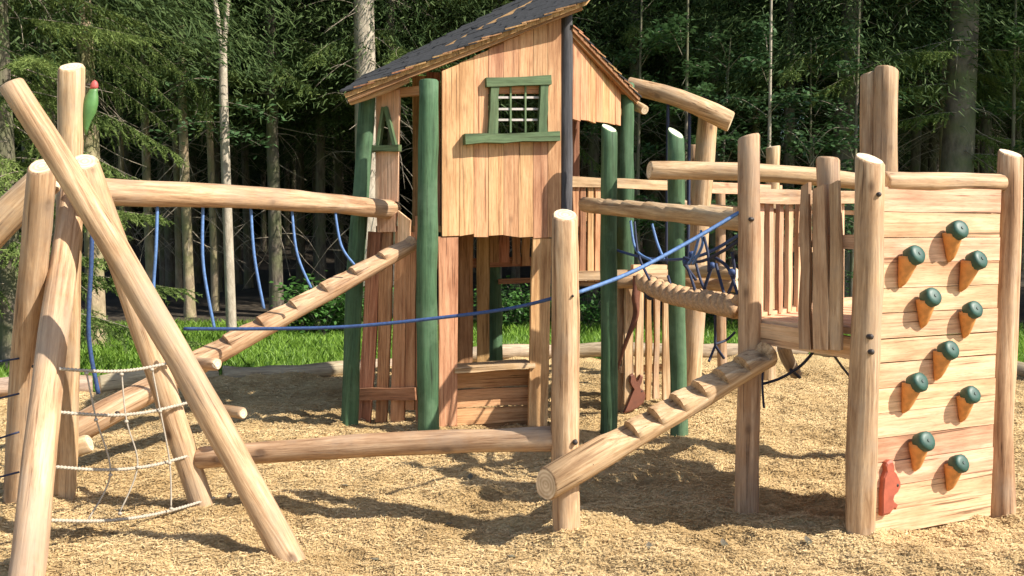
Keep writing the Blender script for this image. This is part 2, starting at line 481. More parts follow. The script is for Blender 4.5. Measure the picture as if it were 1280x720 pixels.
def extrude_outline(pts2, th, bev=0.0):
    """closed 2-D outline (x, z), thickness on Y, softened front edge"""
    n = len(pts2)
    cx = sum(p[0] for p in pts2) / n; cz = sum(p[1] for p in pts2) / n
    V = [(x, th / 2, z) for x, z in pts2] + [(x, -th / 2 + bev, z) for x, z in pts2]
    V += [(x + (cx - x) * 0.08, -th / 2, z + (cz - z) * 0.08) for x, z in pts2]
    F = []
    for k in range(2):
        for j in range(n):
            a = k * n + j; b = k * n + (j + 1) % n
            F.append((a, b, b + n, a + n))
    F.append(tuple(range(n))); F.append(tuple(2 * n + j for j in range(n - 1, -1, -1)))
    return V, F

# ------------------------------------------------------------------ numpy value noise
def vnoise(x, y, seed=0):
    rs = np.random.RandomState(seed); T = rs.rand(256, 256)
    xi = np.floor(x).astype(int); yi = np.floor(y).astype(int)
    fx = x - xi; fy = y - yi
    fx = fx * fx * (3 - 2 * fx); fy = fy * fy * (3 - 2 * fy)
    g = lambda a, b: T[a % 256, b % 256]
    return (g(xi, yi) * (1 - fx) + g(xi + 1, yi) * fx) * (1 - fy) + (g(xi, yi + 1) * (1 - fx) + g(xi + 1, yi + 1) * fx) * fy
def bed_h(x, y):
    h = (vnoise(x * 1.1 + 3, y * 1.1, 1) - 0.5) * 0.060 + (vnoise(x * 2.6, y * 3.0 + 7, 2) - 0.5) * 0.066
    h += (vnoise(x * 6 + 2 * vnoise(x * 2, y * 2, 33), y * 8, 3) - 0.5) * 0.048 + (vnoise(x * 12 + 1.7 * vnoise(x * 5, y * 5, 31), y * 14, 4) - 0.5) * 0.030 + (vnoise(x * 24, y * 26, 5) - 0.5) * 0.018
    rq = np.random.RandomState(21)
    for k in range(170):
        d_ = 3.6 + 7 * rq.rand() ** 1.3; x_ = (rq.rand() * 2 - 1) * d_ * 0.6; r2 = rq.uniform(0.07, 0.17) ** 2; a_ = rq.uniform(-0.045, 0.03)
        q = ((x - x_) ** 2 * rq.uniform(0.5, 1.2) + (y - d_) ** 2) / r2
        h = h + a_ * np.exp(-q) * (1.0 - 0.55 * q * (q < 6))
    ax, ay, bx_, by_ = 1.78, 4.69, 2.78, 5.14
    t = np.clip(((x - ax) * (bx_ - ax) + (y - ay) * (by_ - ay)) / ((bx_ - ax) ** 2 + (by_ - ay) ** 2), 0, 1)
    dd = (x - ax - t * (bx_ - ax)) ** 2 + (y - ay - t * (by_ - ay)) ** 2
    h = h + 0.05 * np.exp(-dd / 0.12)
    for b_ in FEET:
        h = h + 0.018 * np.exp(-((x - b_.x) ** 2 + (y - b_.y) ** 2) / 0.030)
    return h
FEET = [G(*q) for q in ((933, 640), (1077, 680), (1254, 647), (710, 670), (30, 730), (357, 697), (20, 628), (252, 634), (79, 618), (535, 546), (436, 536), (760, 537), (848, 545))]

# ------------------------------------------------------------------ ground
def gmat():
    m, n, b, out = newmat('grass_ground')
    ge = N(n, 'ShaderNodeNewGeometry')
    g = N(n, 'ShaderNodeTexNoise', Scale=1.2, Detail=8.0, Roughness=0.7); n.links.new(ge.outputs['Position'], g.inputs['Vector'])
    r = ramp(n, [(0.3, (0.035, 0.075, 0.014)), (0.55, (0.075, 0.16, 0.022)), (0.75, (0.12, 0.20, 0.035))]); n.links.new(g.outputs[0], r.inputs[0])
    n.links.new(r.outputs[0], b.inputs['Base Color']); b.inputs['Roughness'].default_value = 0.95
    return m
def chipmat():
    m, n, b, out = newmat('wood_chip_bed')
    ge = N(n, 'ShaderNodeNewGeometry')
    g = N(n, 'ShaderNodeTexNoise', Scale=38.0, Detail=8.0, Roughness=0.75, Distortion=1.2); n.links.new(ge.outputs['Position'], g.inputs['Vector'])
    g2 = N(n, 'ShaderNodeTexNoise', Scale=1.6, Detail=5.0, Roughness=0.6); n.links.new(ge.outputs['Position'], g2.inputs['Vector'])
    vo = N(n, 'ShaderNodeTexVoronoi', Scale=55.0); n.links.new(ge.outputs['Position'], vo.inputs['Vector'])
    r = ramp(n, [(0.28, (0.40, 0.26, 0.115)), (0.45, (0.56, 0.395, 0.19)), (0.70, (0.66, 0.49, 0.26))]); n.links.new(g.outputs[0], r.inputs[0])
    r2 = ramp(n, [(0.34, (0.68, 0.63, 0.56)), (0.58, (1, 1, 1))]); n.links.new(g2.outputs[0], r2.inputs[0])
    c = mixc(n, 0.9, r.outputs[0], r2.outputs[0], 'MULTIPLY')
    n.links.new(c, b.inputs['Base Color']); b.inputs['Roughness'].default_value = 0.95; b.inputs['Specular IOR Level'].default_value = 0.15
    ad = N(n, 'ShaderNodeMath', operation='ADD'); n.links.new(g.outputs[0], ad.inputs[0]); n.links.new(vo.outputs['Distance'], ad.inputs[1])
    bp = N(n, 'ShaderNodeBump', Strength=0.9, Distance=0.02); n.links.new(ad.outputs[0], bp.inputs['Height']); n.links.new(bp.outputs[0], b.inputs['Normal'])
    return m
def flakemat():
    m, n, b, out = newmat('wood_flake')
    ge = N(n, 'ShaderNodeNewGeometry')
    r = ramp(n, [(0.0, (0.32, 0.19, 0.08)), (0.03, (0.50, 0.34, 0.155)), (0.5, (0.60, 0.43, 0.215)), (1.0, (0.70, 0.525, 0.285))])
    n.links.new(ge.outputs['Random Per Island'], r.inputs[0])
    g2 = N(n, 'ShaderNodeTexNoise', Scale=1.6, Detail=5.0, Roughness=0.6); n.links.new(ge.outputs['Position'], g2.inputs['Vector'])
    r2 = ramp(n, [(0.34, (0.68, 0.63, 0.56)), (0.58, (1, 1, 1))]); n.links.new(g2.outputs[0], r2.inputs[0])
    c = mixc(n, 0.9, r.outputs[0], r2.outputs[0], 'MULTIPLY')
    n.links.new(c, b.inputs['Base Color']); b.inputs['Roughness'].default_value = 0.85; b.inputs['Specular IOR Level'].default_value = 0.2
    return m
M_GG, M_CHIP, M_FLAKE = gmat(), chipmat(), flakemat()
M_FLOOR = plain('forest_litter', (0.045, 0.032, 0.018), 0.95, 0.5, 3.0)

xs = np.array([-400, -60, -20, 20, 60, 400.0]); ys = np.array([-400, -30, 0, 30, 60, 400.0])
gx, gy = np.meshgrid(xs, ys); V = np.stack([gx.ravel(), gy.ravel(), np.full(gx.size, -0.09)], 1)
F = np.array([[j * 6 + i, j * 6 + i + 1, j * 6 + 7 + i, j * 6 + 6 + i] for j in range(5) for i in range(5)])
o = put('ground', npmesh('ground', V, F, [M_GG])); o['kind'] = 'structure'

BORDER = [G(*q) for q in ((-230, 520), (-60, 500), (120, 488), (275, 474), (432, 465), (560, 452), (700, 446), (850, 445), (1010, 442), (1110, 446), (1290, 472), (1450, 505))]
bx = np.array([p.x for p in BORDER]); by = np.array([p.y for p in BORDER])
xs = np.concatenate([np.arange(-9, -4.8, 0.12), np.arange(-4.8, 5.0, 0.028), np.arange(5.0, 9.01, 0.12)])
rows = np.concatenate([np.linspace(-6, 3.0, 12), np.arange(3.06, 7.0, 0.03)])
nfar = 90
bdy = np.interp(xs, bx, by)
Y = np.zeros((len(rows) + nfar, len(xs))); Y[:len(rows)] = rows[:, None]
for k in range(nfar): Y[len(rows) + k] = 7.0 + (bdy - 7.0) * (k / (nfar - 1))
X = np.broadcast_to(xs, Y.shape)
Z = bed_h(X, Y)
nr, nc = Y.shape
V = np.stack([X.ravel(), Y.ravel(), Z.ravel()], 1)
I = np.arange(nr * nc).reshape(nr, nc)
F = np.stack([I[:-1, :-1].ravel(), I[:-1, 1:].ravel(), I[1:, 1:].ravel(), I[1:, :-1].ravel()], 1)
o = put('wood_chip_ground', npmesh('wood_chip_ground', V, F, [M_CHIP], smooth=True)); o['kind'] = 'structure'
# loose flakes lying on it
rs = np.random.RandomState(5)
n = 260000
d = 3.6 * (10.8 / 3.6) ** rs.rand(n) ; x = (rs.rand(n) * 2 - 1) * (d * 0.62 + 0.4)
ok = d < np.interp(x, bx, by) - 0.05; d = d[ok]; x = x[ok]; n = len(d)
ln = rs.uniform(0.005, 0.017, n) * (0.7 + d / 12); w = rs.uniform(0.0013, 0.003, n) * (0.6 + d / 9)
a = rs.rand(n) * 6.283; tp = rs.normal(0, 0.16, n); rl = rs.normal(0, 0.28, n)
c = np.stack([x, d, bed_h(x, d) + 0.004 + np.abs(rs.normal(0, 0.004, n))], 1)
u = np.stack([np.cos(a) * np.cos(tp), np.sin(a) * np.cos(tp), np.sin(tp)], 1) * ln[:, None]
v = np.stack([-np.sin(a) * np.cos(rl), np.cos(a) * np.cos(rl), np.sin(rl)], 1) * w[:, None]
V = np.stack([c - u - v, c + u - v * 0.6, c + u + v * 0.6, c - u + v], 1).reshape(-1, 3)
o = put('wood_chips', npmesh('wood_chips', V, np.arange(n * 4).reshape(n, 4), [M_FLAKE])); o['kind'] = 'stuff'
tag(o, 'loose pale wood chips covering the play area', 'wood chips')

# forest floor rising slowly behind
xs = np.linspace(-45, 45, 91); ys = np.concatenate([np.linspace(15.5, 30, 30), np.linspace(31, 90, 30)])
X, Y = np.meshgrid(xs, ys)
Y = Y + np.where(Y < 16, (vnoise(X * 0.8, X * 0, 8) - 0.5) * 2.0, 0)
Z = -0.05 + (vnoise(X * 0.5, Y * 0.5, 6)) * 0.25 * np.clip((Y - 15.5) / 3, 0, 1) + np.clip(Y - 38, 0, 60) ** 1.3 * 0.06 - np.where(Y < 16.6, 0.06, 0)
I = np.arange(X.size).reshape(X.shape)
F = np.stack([I[:-1, :-1].ravel(), I[:-1, 1:].ravel(), I[1:, 1:].ravel(), I[1:, :-1].ravel()], 1)
o = put('forest_floor', npmesh('forest_floor', np.stack([X.ravel(), Y.ravel(), Z.ravel()], 1), F, [M_FLOOR], smooth=True)); o['kind'] = 'structure'
def floor_z(y): return -0.02 + max(0, y - 38) ** 1.3 * 0.06

# grass blades
rs = np.random.RandomState(9)
n = 95000
y = rs.uniform(8.2, 18.5, n); x = rs.uniform(-1, 1, n) * (y * 0.60 + 0.6)
ok = y > np.interp(x, bx, by) + 0.02 + rs.exponential(0.05, n)
ok &= (y < 16.3 + vnoise(x * 0.8, x * 0 + 3, 12) * 1.5)
x = x[ok]; y = y[ok]; n = len(x)
h = rs.uniform(0.05, 0.15, n) * (0.55 + 0.9 * vnoise(x * 1.3, y * 1.3, 15)); w = rs.uniform(0.003, 0.006, n) * (0.6 + y / 14)
a = rs.rand(n) * 6.283; ln = rs.uniform(0.2, 0.9, n) * h; b2 = rs.rand(n) * 6.283
base = np.stack([x, y, np.full(n, -0.092)], 1)
side = np.stack([np.cos(a), np.sin(a), a * 0], 1) * w[:, None]
lean = np.stack([np.cos(b2) * ln, np.sin(b2) * ln, h], 1)
mid = base + lean * np.array([0.35, 0.35, 0.62])
V = np.stack([base - side, base + side, mid + side * 0.8, base + lean, mid - side * 0.8], 1).reshape(-1, 3)
o = put('grass', npmesh('grass', V, np.arange(n * 5).reshape(n, 5), [M_GRASS])); o['kind'] = 'stuff'
tag(o, 'strip of bright green meadow grass along the forest edge', 'grass')

# border logs
BL_ = ['at the outer corner beyond the dark rope net', 'behind the outer legs of the rope frame', 'behind the lower end of the long ramp', 'below the hanging blue ropes',
       'meeting the leaning green playhouse post', 'running behind the playhouse', 'seen behind the standing post and house side', 'behind the pickets of the side landing', 'seen below the tower deck', 'hidden mostly by the inner climbing wall post', 'running past the outer climbing wall post']
for i in range(len(BORDER) - 1):
    a, b = BORDER[i], BORDER[i + 1]
    u = (b - a).normalized() * 0.03
    o = log('border_log', a + u + Vector((0, 0, 0.05)), b - u + Vector((0, 0, 0.05)), 0.10, 0.095, None, [M_BORDER, M_END], bend=0.05, lump=0.08)
    tag(o, 'grey weathered border log ' + BL_[i], 'log', 'border logs of the play area')

# ------------------------------------------------------------------ climbing tower (right)
A1, A3, A4 = G(933, 640), G(1077, 680), G(1254, 647)
A5 = Vector((P(1108, 300, 6.35).x, 6.35, 0))
tower = thing('climbing_tower', 'pale timber tower with carrot grips on its board wall and a picket railed deck', 'climbing tower', (A1 + A4) / 2)
def topat(px, py, a): return P(px, py, a.y)
post('post', A1, topat(937, 170, A1), 0.069, 0.062, tower, tilt1=0.25, tdir=2.6, lump=0.045)
p3 = post('post', A3, topat(1089, 198, A3), 0.077, 0.071, tower, topn=(0.2, -0.45, 1), lump=0.06, bend=0.02)
post('post', A4, topat(1263, 191, A4), 0.075, 0.065, tower, topn=(0.2, -0.42, 1), lump=0.06, bend=0.02)
o = post('post', A5, P(1108, 86, 6.35), 0.080, 0.078, tower, tilt1=0.25, tdir=0.6, lump=0.05, bend=0.012)
A5b = Vector((P(1089, 300, 6.44).x, 6.44, 0))
post('post', A5b, P(1088, 90, 6.44), 0.072, 0.068, tower, tilt1=-0.3, tdir=0.0, lump=0.05)
DZ = 1.11
# deck boards
fA, fB = Vector((A1.x + 0.02, A1.y, 0)), Vector((A3.x, A3.y + 0.02, 0))
bA, bB = Vector((A5b.x - 0.35, A5b.y - 0.12, 0)), Vector((A4.x - 0.05, A4.y + 0.45, 0))
fl = Plane(A1, A3)
nb = 8
for k in range(nb):
    t0 = (k + 0.5) / nb
    a = fA.lerp(bA, t0) + Vector((0, 0, DZ - 0.02)); b = fB.lerp(bB, t0) + Vector((0, 0, DZ - 0.02))
    plank('deck_board', a, b, 0.135, 0.035, Vector((0, 0, 1)), tower, M_WALL, wob=0.004)
# edge joists
plank('edge_board', fl.at(928, 413, 0.0), fl.at(1072, 437, 0.0), 0.115, 0.05, fl.n, tower, M_WALL, off=-0.03, wob=0.004)
bl = Plane(A1, A5b)
plank('edge_board', bl.at(940, 406, 0), bl.at(1085, 380, 0), 0.11, 0.05, bl.n, tower, M_WALL, off=-0.06, wob=0.004)
# back-left railing
for px, wv, ty in ((949, 0.055, 246), (961, 0.045, 248), (973.5, 0.05, 248), (985.5, 0.05, 247), (997, 0.042, 250), (1009, 0.05, 248), (1022, 0.05, 248), (1036, 0.05, 248), (1050, 0.05, 248)):
    a = bl.at(px, 394 - (px - 949) * 0.13, -0.04); b = bl.at(px + 1.0, ty, -0.04)
    plank('picket', a, b, wv, 0.028, bl.n, tower, M_WALL, wob=0.007, top=(random.Random(px).uniform(-.01, .02), 0))
plank('rail', bl.at(936, 245, 0), bl.at(1086, 247, 0), 0.085, 0.04, bl.n, tower, M_LOG, wob=0.006)
plank('rail', bl.at(936, 262, 0), bl.at(1086, 266, 0), 0.03, 0.03, bl.n, tower, M_WALL, off=-0.085, wob=0.003)
plank('step_block', bl.at(990, 306, -0.3), bl.at(1024, 306, -0.3), 0.10, 0.12, bl.n, tower, M_WALL)
# front pickets
for px, wv, ty, bxp in ((1010, 0.062, 233, 1010), (1027, 0.088, 236, 1031), (1047, 0.068, 231, 1049)):
    plank('picket', fl.at(bxp, 436 + (px - 1010) * 0.03, 0.05), fl.at(px, ty, 0.05), wv, 0.03, fl.n, tower, M_LOG, wob=0.008, off=0.02, taper=0.8, top=(0.0, 0.02))
plank('rail', fl.at(1000, 300, 0.01), fl.at(1070, 303, 0.01), 0.07, 0.035, fl.n, tower, M_WALL, wob=0.004)
a = fl.at(1036, 432, -0.06)
log('short_post', a, fl.at(1036, 197, -0.06), 0.060, 0.060, tower, tilt1=0.12, lump=0.04)
# climbing wall boards
wl = Plane(A3, A4)
NBW = 14
zt, zb_ = 1.83, 0.03
pL, pR = wl.at(1098, 300, 0), wl.at(1246, 300, 0)
for k in range(NBW):
    z0 = zb_ + (zt - zb_) * (k + 0.5) / NBW
    hgt = (zt - zb_) / NBW
    gap = 0.010 if k == 7 else 0.0035
    a = Vector((pL.x, pL.y, z0)); b = Vector((pR.x, pR.y, z0))
    plank('wall_board', a, b, hgt - gap, 0.036, wl.n, tower, M_WALL, wob=0.0015, off=0.004 * ((k * 7) % 3 - 1) * 0.6, nseg=3)
for px in (1112, 1232):     # uprights behind the boards
    a = wl.at(px, 300, -0.06)
    plank('batten', Vector((a.x, a.y, -0.1)), Vector((a.x, a.y, 1.8)), 0.09, 0.06, wl.n, tower, M_WALL)
log('top_log', wl.at(1103, 227, -0.02), wl.at(1252, 229, -0.02), 0.055, 0.050, tower, lump=0.05, bend=0.006)
for (px, py) in ((1099, 243),): bolt(wl.at(px, py, 0.075), wl.n, tower, 0.012)
for (px, py) in ((1089, 421), (1090, 440)): bolt(wl.at(px, py, 0.081), wl.n, tower, 0.014)
bolt(fl.at(938, 274, 0.068), fl.n, tower, 0.012)
# carrot shaped grips
def carrot_meshes():
    V, F = [], []
    nsec, na = 8, 12
    for i in range(nsec + 1):
        t = i / nsec
        z = 0.020 - 0.165 * t
        rr = 0.050 * (1 - t) ** 0.62 + 0.006
        dep = 0.078 * (1 - t) ** 0.62 + 0.008
        for j in range(na):
            a = 2 * math.pi * j / na
            V.append((rr * math.cos(a) * (1 + 0.03 * math.sin(9 * t)), -dep * 0.5 + dep * 0.62 * math.sin(a), z))
    for i in range(nsec):
        for j in range(na):
            a = i * na + j; b = i * na + (j + 1) % na
            F.append((a, a + na, b + na, b))
    F.append(tuple(range(na))); F.append(tuple(nsec * na + j for j in range(na - 1, -1, -1)))
    body = mesh('climbing_hold', V, F, [M_ORANGE])
    V, F = [], []
    prof = [(r_ * 0.98, z) for r_, z in [(0.040, -0.055), (0.052, -0.045), (0.055, -0.01), (0.0535, 0.010), (0.046, 0.018), (0.025, 0.0205), (0.012, 0.021)]]
    for r_, z in prof:
        V += [(r_ * math.cos(2 * math.pi * j / 14) * (1 + 0.05 * math.cos(3 * 2 * math.pi * j / 14)), r_ * math.sin(2 * math.pi * j / 14), z) for j in range(14)]
    for i in range(len(prof) - 1):
        for j in range(14):
            a = i * 14 + j; b = i * 14 + (j + 1) % 14
            F.append((a, b, b + 14, a + 14))
    F.append(tuple(range(13, -1, -1))); F.append(tuple((len(prof) - 1) * 14 + j for j in range(14)))
    cap = mesh('leaf_cap', V, F, [M_CAPG])
    V = [(0.009 * math.cos(j * math.pi / 3), 0.009 * math.sin(j * math.pi / 3), z) for z in (0.012, 0.025) for j in range(6)]
    F = [(j, (j + 1) % 6, 6 + (j + 1) % 6, 6 + j) for j in range(6)] + [tuple(6 + j for j in range(6))]
    return body, cap, mesh('bolt', V, F, [M_STEEL], False)
cb, cc, cbo = carrot_meshes()
wx = wl.u if wl.u.x > 0 else -wl.u
for i, (px, py) in enumerate(((1139, 320), (1194, 289), (1216, 326), (1161, 372), (1214, 387), (1182, 437), (1143, 477), (1211, 492), (1152, 550), (1196, 577))):
    p = wl.at(px - 11, py + 6, 0.02)
    M = Matrix((wx, -wl.n, Vector((0, 0, 1)))).transposed().to_4x4(); M.translation = p
    rr = random.Random(i)
    M = M @ Matrix.Rotation(rr.uniform(-0.2, 0.2), 4, 'Y') @ Matrix.Scale(rr.uniform(0.88, 0.98), 4)
    body = put('climbing_hold', cb, M, tower)
    Mc = M @ Matrix.Translation((0.006, -0.082, 0.036)) @ Matrix.Rotation(R(66), 4, 'X') @ Matrix.Rotation(rr.uniform(0, 6), 4, 'Z')
    cap = put('leaf_cap', cc, Mc, body)
    put('bolt', cbo, Mc, body)
# dark net ropes hanging under the deck
net = thing('rope_net', 'slack black rope net hanging below the tower deck', 'rope net', Vector((A1.x + 0.3, A1.y + 0.4, 0)))
def rp(par, pts, r, mat, tw=False, nm='rope'): return rope(nm, [P(*q) for q in pts], r, mat, par, tw)
rp(net, [(1020, 436, 5.3), (1000, 458, 5.4), (975, 473, 5.5), (953, 480, 5.5)], 0.009, M_DROPE)
rp(net, [(1037, 436, 5.3), (1050, 455, 5.5), (1068, 478, 5.7)], 0.008, M_DROPE)
rp(net, [(955, 440, 5.6), (953, 480, 5.5), (955, 510, 5.5)], 0.007, M_DROPE)
rp(net, [(988, 462, 5.45), (1000, 472, 5.5)], 0.010, M_DROPE)
st = log('hanging_log', P(979, 430, 5.9), P(996, 470, 5.95), 0.045, 0.04, None, [M_BORDER, M_END], lump=0.06)
tag(st, 'short grey hanging log under the tower deck', 'log')

# ------------------------------------------------------------------ notched ramps
ramp1 = thing('notched_ramp', 'pale notched log ramp leaning from the low post to the tower deck', 'log ramp', G(720, 660))
q0, q1 = P(682, 606, 4.62), P(962, 441, 5.08)
log('notched_log', q0, q1, 0.083, 0.075, ramp1, nring=8, notch=(0.36, 0.97, 6, 0.058), nseg=22, lump=0.04, botn=(-0.95, -0.75, -0.1))
bolt(P(740, 580, 4.62), Vector((-0.2, -1, 0.1)), ramp1, 0.013)
ramp2 = thing('notched_ramp', 'long pale notched log ramp rising from the rope frame to the playhouse', 'log ramp', G(90, 620))
q0, q1 = P(70, 551, 5.85), P(518, 303, 7.30)
log('notched_log', q0, q1, 0.098, 0.066, ramp2, nring=8, notch=(0.24, 0.985, 8, 0.042), nseg=22, lump=0.04)
bolt(P(146, 516, 5.93), Vector((0, -1, 0.2)), ramp2, 0.012)
o = log('short_log', P(40, 583, 5.55), P(112, 553, 5.6), 0.062, 0.058, None, lump=0.06)
tag(o, 'short log with a pale round end below the long ramp beside the rope frame', 'log')

# low post, balance beam
lp = G(710, 670)
pst = post('standing_post', lp, P(707, 268, lp.y), 0.077, 0.068, None, topn=(0.05, -0.5, 1), lump=0.05, bend=0.012)
tag(pst, 'free standing pale log post at the end of the balance beam', 'post')
bolt(P(719, 553, lp.y - 0.078), Vector((0, -1, 0)), pst, 0.014); bolt(P(716, 370, lp.y - 0.072), Vector((0, -1, 0)), pst, 0.007)
o = log('balance_beam', P(248, 573, 5.22), P(696, 548, lp.y + 0.03), 0.062, 0.066, None, bend=0.03, lump=0.05)
tag(o, 'long low balance beam log between the rope frame and standing post', 'balance beam')

# ------------------------------------------------------------------ rope climbing frame (left)
fr = thing('rope_climbing_frame', 'leaning frame of crossed pale logs carrying a rope net', 'climbing frame', G(150, 660))
def leg(b, t, r0, r1, **kw): return post('log', b, t, r0, r1, fr, **kw)
F1 = G(30, 730); leg(F1, P(90, 228, 5.36), 0.080, 0.070, lump=0.05, bend=0.02)
F0_ = G(79, 618); leg(F0_, P(89, 83, F0_.y - 0.2), 0.070, 0.069, lump=0.05, bend=0.012, topn=(0.05, -0.55, 1))
F2 = G(357, 697); leg(F2, P(12, 104, 4.60), 0.074, 0.063, lump=0.05, bend=0.008, mid=(0.045, 0, 0.025), topn=(-0.55, -0.2, 1))
F3 = G(20, 628); leg(F3, P(52, 207, 4.80), 0.072, 0.072, lump=0.045, topn=(0.08, -0.75, 1))
F4 = G(252, 634); leg(F4, P(106, 202, 5.02), 0.070, 0.072, lump=0.05, bend=0.025, topn=(0.08, -0.75, 1))
log('log', P(-60, 345, 5.1), P(60, 222, 5.15), 0.095, 0.09, fr, lump=0.04)
for (px, py, dd) in ((109, 247, 4.70), (45, 226, 4.92), (42, 458, 5.05), (209, 428, 4.9), (286, 620, 4.42), (40, 530, 4.75), (32, 587, 4.6)):
    bolt(P(px, py, dd - 0.02), Vector((0, -1, 0)), fr, 0.010)
log('peg', P(236, 452, 5.35), P(272, 455, 5.12), 0.034, 0.036, fr, lump=0.06, nring=4)
log('peg', P(262, 510, 5.3), P(304, 517, 5.08), 0.032, 0.034, fr, lump=0.06, nring=4)
# pale net between the two legs
def onleg(b, t, z): return b + (t - b) * ((z - b.z) / (t.z - b.z))
for (x0, y0, x1, y1, sag) in ((88, 461, 214, 453, 6), (84, 515, 236, 503, 8), (76, 583, 248, 566, 10), (65, 650, 268, 622, 10)):
    d0, d1 = 4.66 - (y0 - 461) * 0.0012, 5.12 + (y0 - 461) * 0.0008
    rope('net_rope', [P(x0 - 14, y0, d0), P((x0 * 2 + x1) / 3, (y0 * 2 + y1) / 3 + sag, (d0 * 2 + d1) / 3), P((x0 + 2 * x1) / 3, (y0 + 2 * y1) / 3 + sag, (d0 + 2 * d1) / 3), P(x1, y1, d1)], 0.008, M_WROPE, fr, True)
for pts in (((152, 466, 4.87), (158, 525, 4.86), (172, 582, 4.9), (150, 640, 4.85)), ((108, 465, 4.75), (120, 523, 4.74), (138, 592, 4.78), (110, 650, 4.7)), ((190, 460, 5.0), (200, 512, 5.0), (212, 577, 5.03), (214, 634, 5.0))):
    rope('net_rope', [P(*q) for q in pts], 0.0045, M_WROPE, fr, False)
    for q in pts:
        kv, kf = sphere_pts((0, 0, 0), 0.012, 8, 6, (1, 0.9, 0.8)); put('knot', mesh('knot', kv, kf, [M_WROPE]), Matrix.Translation(P(q[0], q[1] + 2, q[2] - 0.01)), fr)
net2 = thing('rope_net', 'dark rope net stretched on the outer side of the leaning frame', 'rope net', G(-60, 640))
for (y0, y1) in ((455, 448), (505, 492), (558, 540), (604, 590)):
    rope('rope', [P(-160, y0 + 18, 4.9), P(-60, y0 + 6, 4.95), P(24, y1, 5.02)], 0.006, M_DROPE, net2)
rope('rope', [P(-90, 470, 4.93), P(-95, 620, 4.9)], 0.007, M_DROPE, net2)
# overhead beam to the house with hanging ropes
ov = log('overhead_beam', P(98, 239, 5.16), P(494, 262, 7.55), 0.079, 0.075, None, bend=0.03, lump=0.05)
tag(ov, 'long overhead log beam from the rope frame to the playhouse', 'beam')
def beam_at(px):
    t = (px - 98) / (494 - 98); z0, z1 = 5.16, 7.55
    d = 1 / ((1 - t) / z0 + t / z1); return d
for i, (x0, pts) in enumerate(((197, ((195, 310), (192, 356))), (254, ((254, 330), (268, 411))), (313, ((318, 320), (330, 386))), (364, ((371, 315), (389, 360))), (417, ((426, 305), (443, 331))))):
    dd = beam_at(x0)
    q = [P(x0, 250, dd)] + [P(a, b, dd - 0.05) for a, b in pts]
    if i == 0: q.append(P(190, 420, dd - 0.1))
    o = rope('hanging_rope', q, 0.010, M_BLUEL)
    tag(o, ('sunlit blue rope hanging closest to the rope frame from the overhead beam', 'long sunlit blue rope in front of the slender trunks, reaching the strung rope', 'sunlit blue rope hanging midway along the overhead beam', 'shorter sunlit blue rope, second from the playhouse on the overhead beam', 'shortest sunlit blue rope at the playhouse end of the overhead beam')[i], 'rope', 'ropes hanging from the overhead beam')
    bolt(P(x0, 250, dd - 0.066), Vector((0, -1, 0)), ov, 0.007)
o = rope('climbing_rope', [P(116, 262, 5.0), P(114, 330, 5.02), P(111, 420, 5.05), P(123, 492, 5.08)], 0.013, M_BLUE)
tag(o, 'blue rope dangling between the legs of the leaning frame', 'rope')
o = rope('hand_rope', [P(230, 411, 5.0), P(330, 411, 5.0), P(440, 408, 5.0), P(560, 396, 4.98), P(640, 385, 4.95), P(694, 372, lp.y + 0.05)], 0.0105, M_BLUE)
tag(o, 'blue rope strung from the rope frame to the standing post', 'rope')
o = rope('hand_rope', [P(722, 366, lp.y + 0.03), P(790, 340, 4.95), P(860, 303, 5.1), P(930, 262, A1.y)], 0.0115, M_BLUEL)
tag(o, 'pale blue rope running up from the standing post to the tower', 'rope')

# carved bird on the frame
def ellips(c, r, sc, rot=0.0):
    v, f = sphere_pts((0, 0, 0), r, 10, 8, sc)
    m = Matrix.Translation(c) @ Matrix.Rotation(rot, 4, 'Y')
    return [m @ Vector(p) for p in v], f
bc = P(112, 132, 5.38)
bird = thing('bird_figure', 'carved green bird with a red head perched on the tall frame log', 'bird figure', bc)
def eobj(nm, c, r, sc, rot, mat, par): 
    v, f = ellips(Vector(c), r, sc, rot); return put(nm, mesh(nm, v, f, [mat]), Matrix.Translation(bc), par)
def tube_r(pts, rad, nseg=10, sy=0.75):
    V, F = [], []
    for p, r in zip(pts, rad):
        V += [(p[0] + r * math.cos(6.2832 * j / nseg), r * sy * math.sin(6.2832 * j / nseg), p[1]) for j in range(nseg)]
    n = len(pts)
    F = [(i * nseg + j, i * nseg + (j + 1) % nseg, (i + 1) * nseg + (j + 1) % nseg, (i + 1) * nseg + j) for i in range(n - 1) for j in range(nseg)]
    F += [tuple(range(nseg - 1, -1, -1)), tuple((n - 1) * nseg + j for j in range(nseg))]
    return V, F
def bpart(nm, pts, rad, mat, sy=0.75):
    v, f = tube_r(pts, rad, 10, sy); return put(nm, mesh(nm, v, f, [mat]), Matrix.Translation(bc), bird)
bpart('body', [(-0.026, -0.17), (-0.024, -0.13), (-0.016, -0.085), (-0.004, -0.04), (0.006, 0.01), (0.014, 0.05), (0.022, 0.08), (0.028, 0.098)], [0.005, 0.014, 0.026, 0.040, 0.044, 0.038, 0.027, 0.022], M_BIRDG)
bpart('head', [(0.027, 0.094), (0.030, 0.108), (0.032, 0.124), (0.033, 0.137), (0.034, 0.145)], [0.0215, 0.023, 0.021, 0.014, 0.004], M_BIRDR, 0.85)
v, f = tube([Vector((0.015, 0, 0.118)), Vector((-0.035, 0, 0.122))], 0.009, 6, taper=0.12)
put('beak', mesh('beak', v, f, [M_BOLT]), Matrix.Translation(bc), bird)

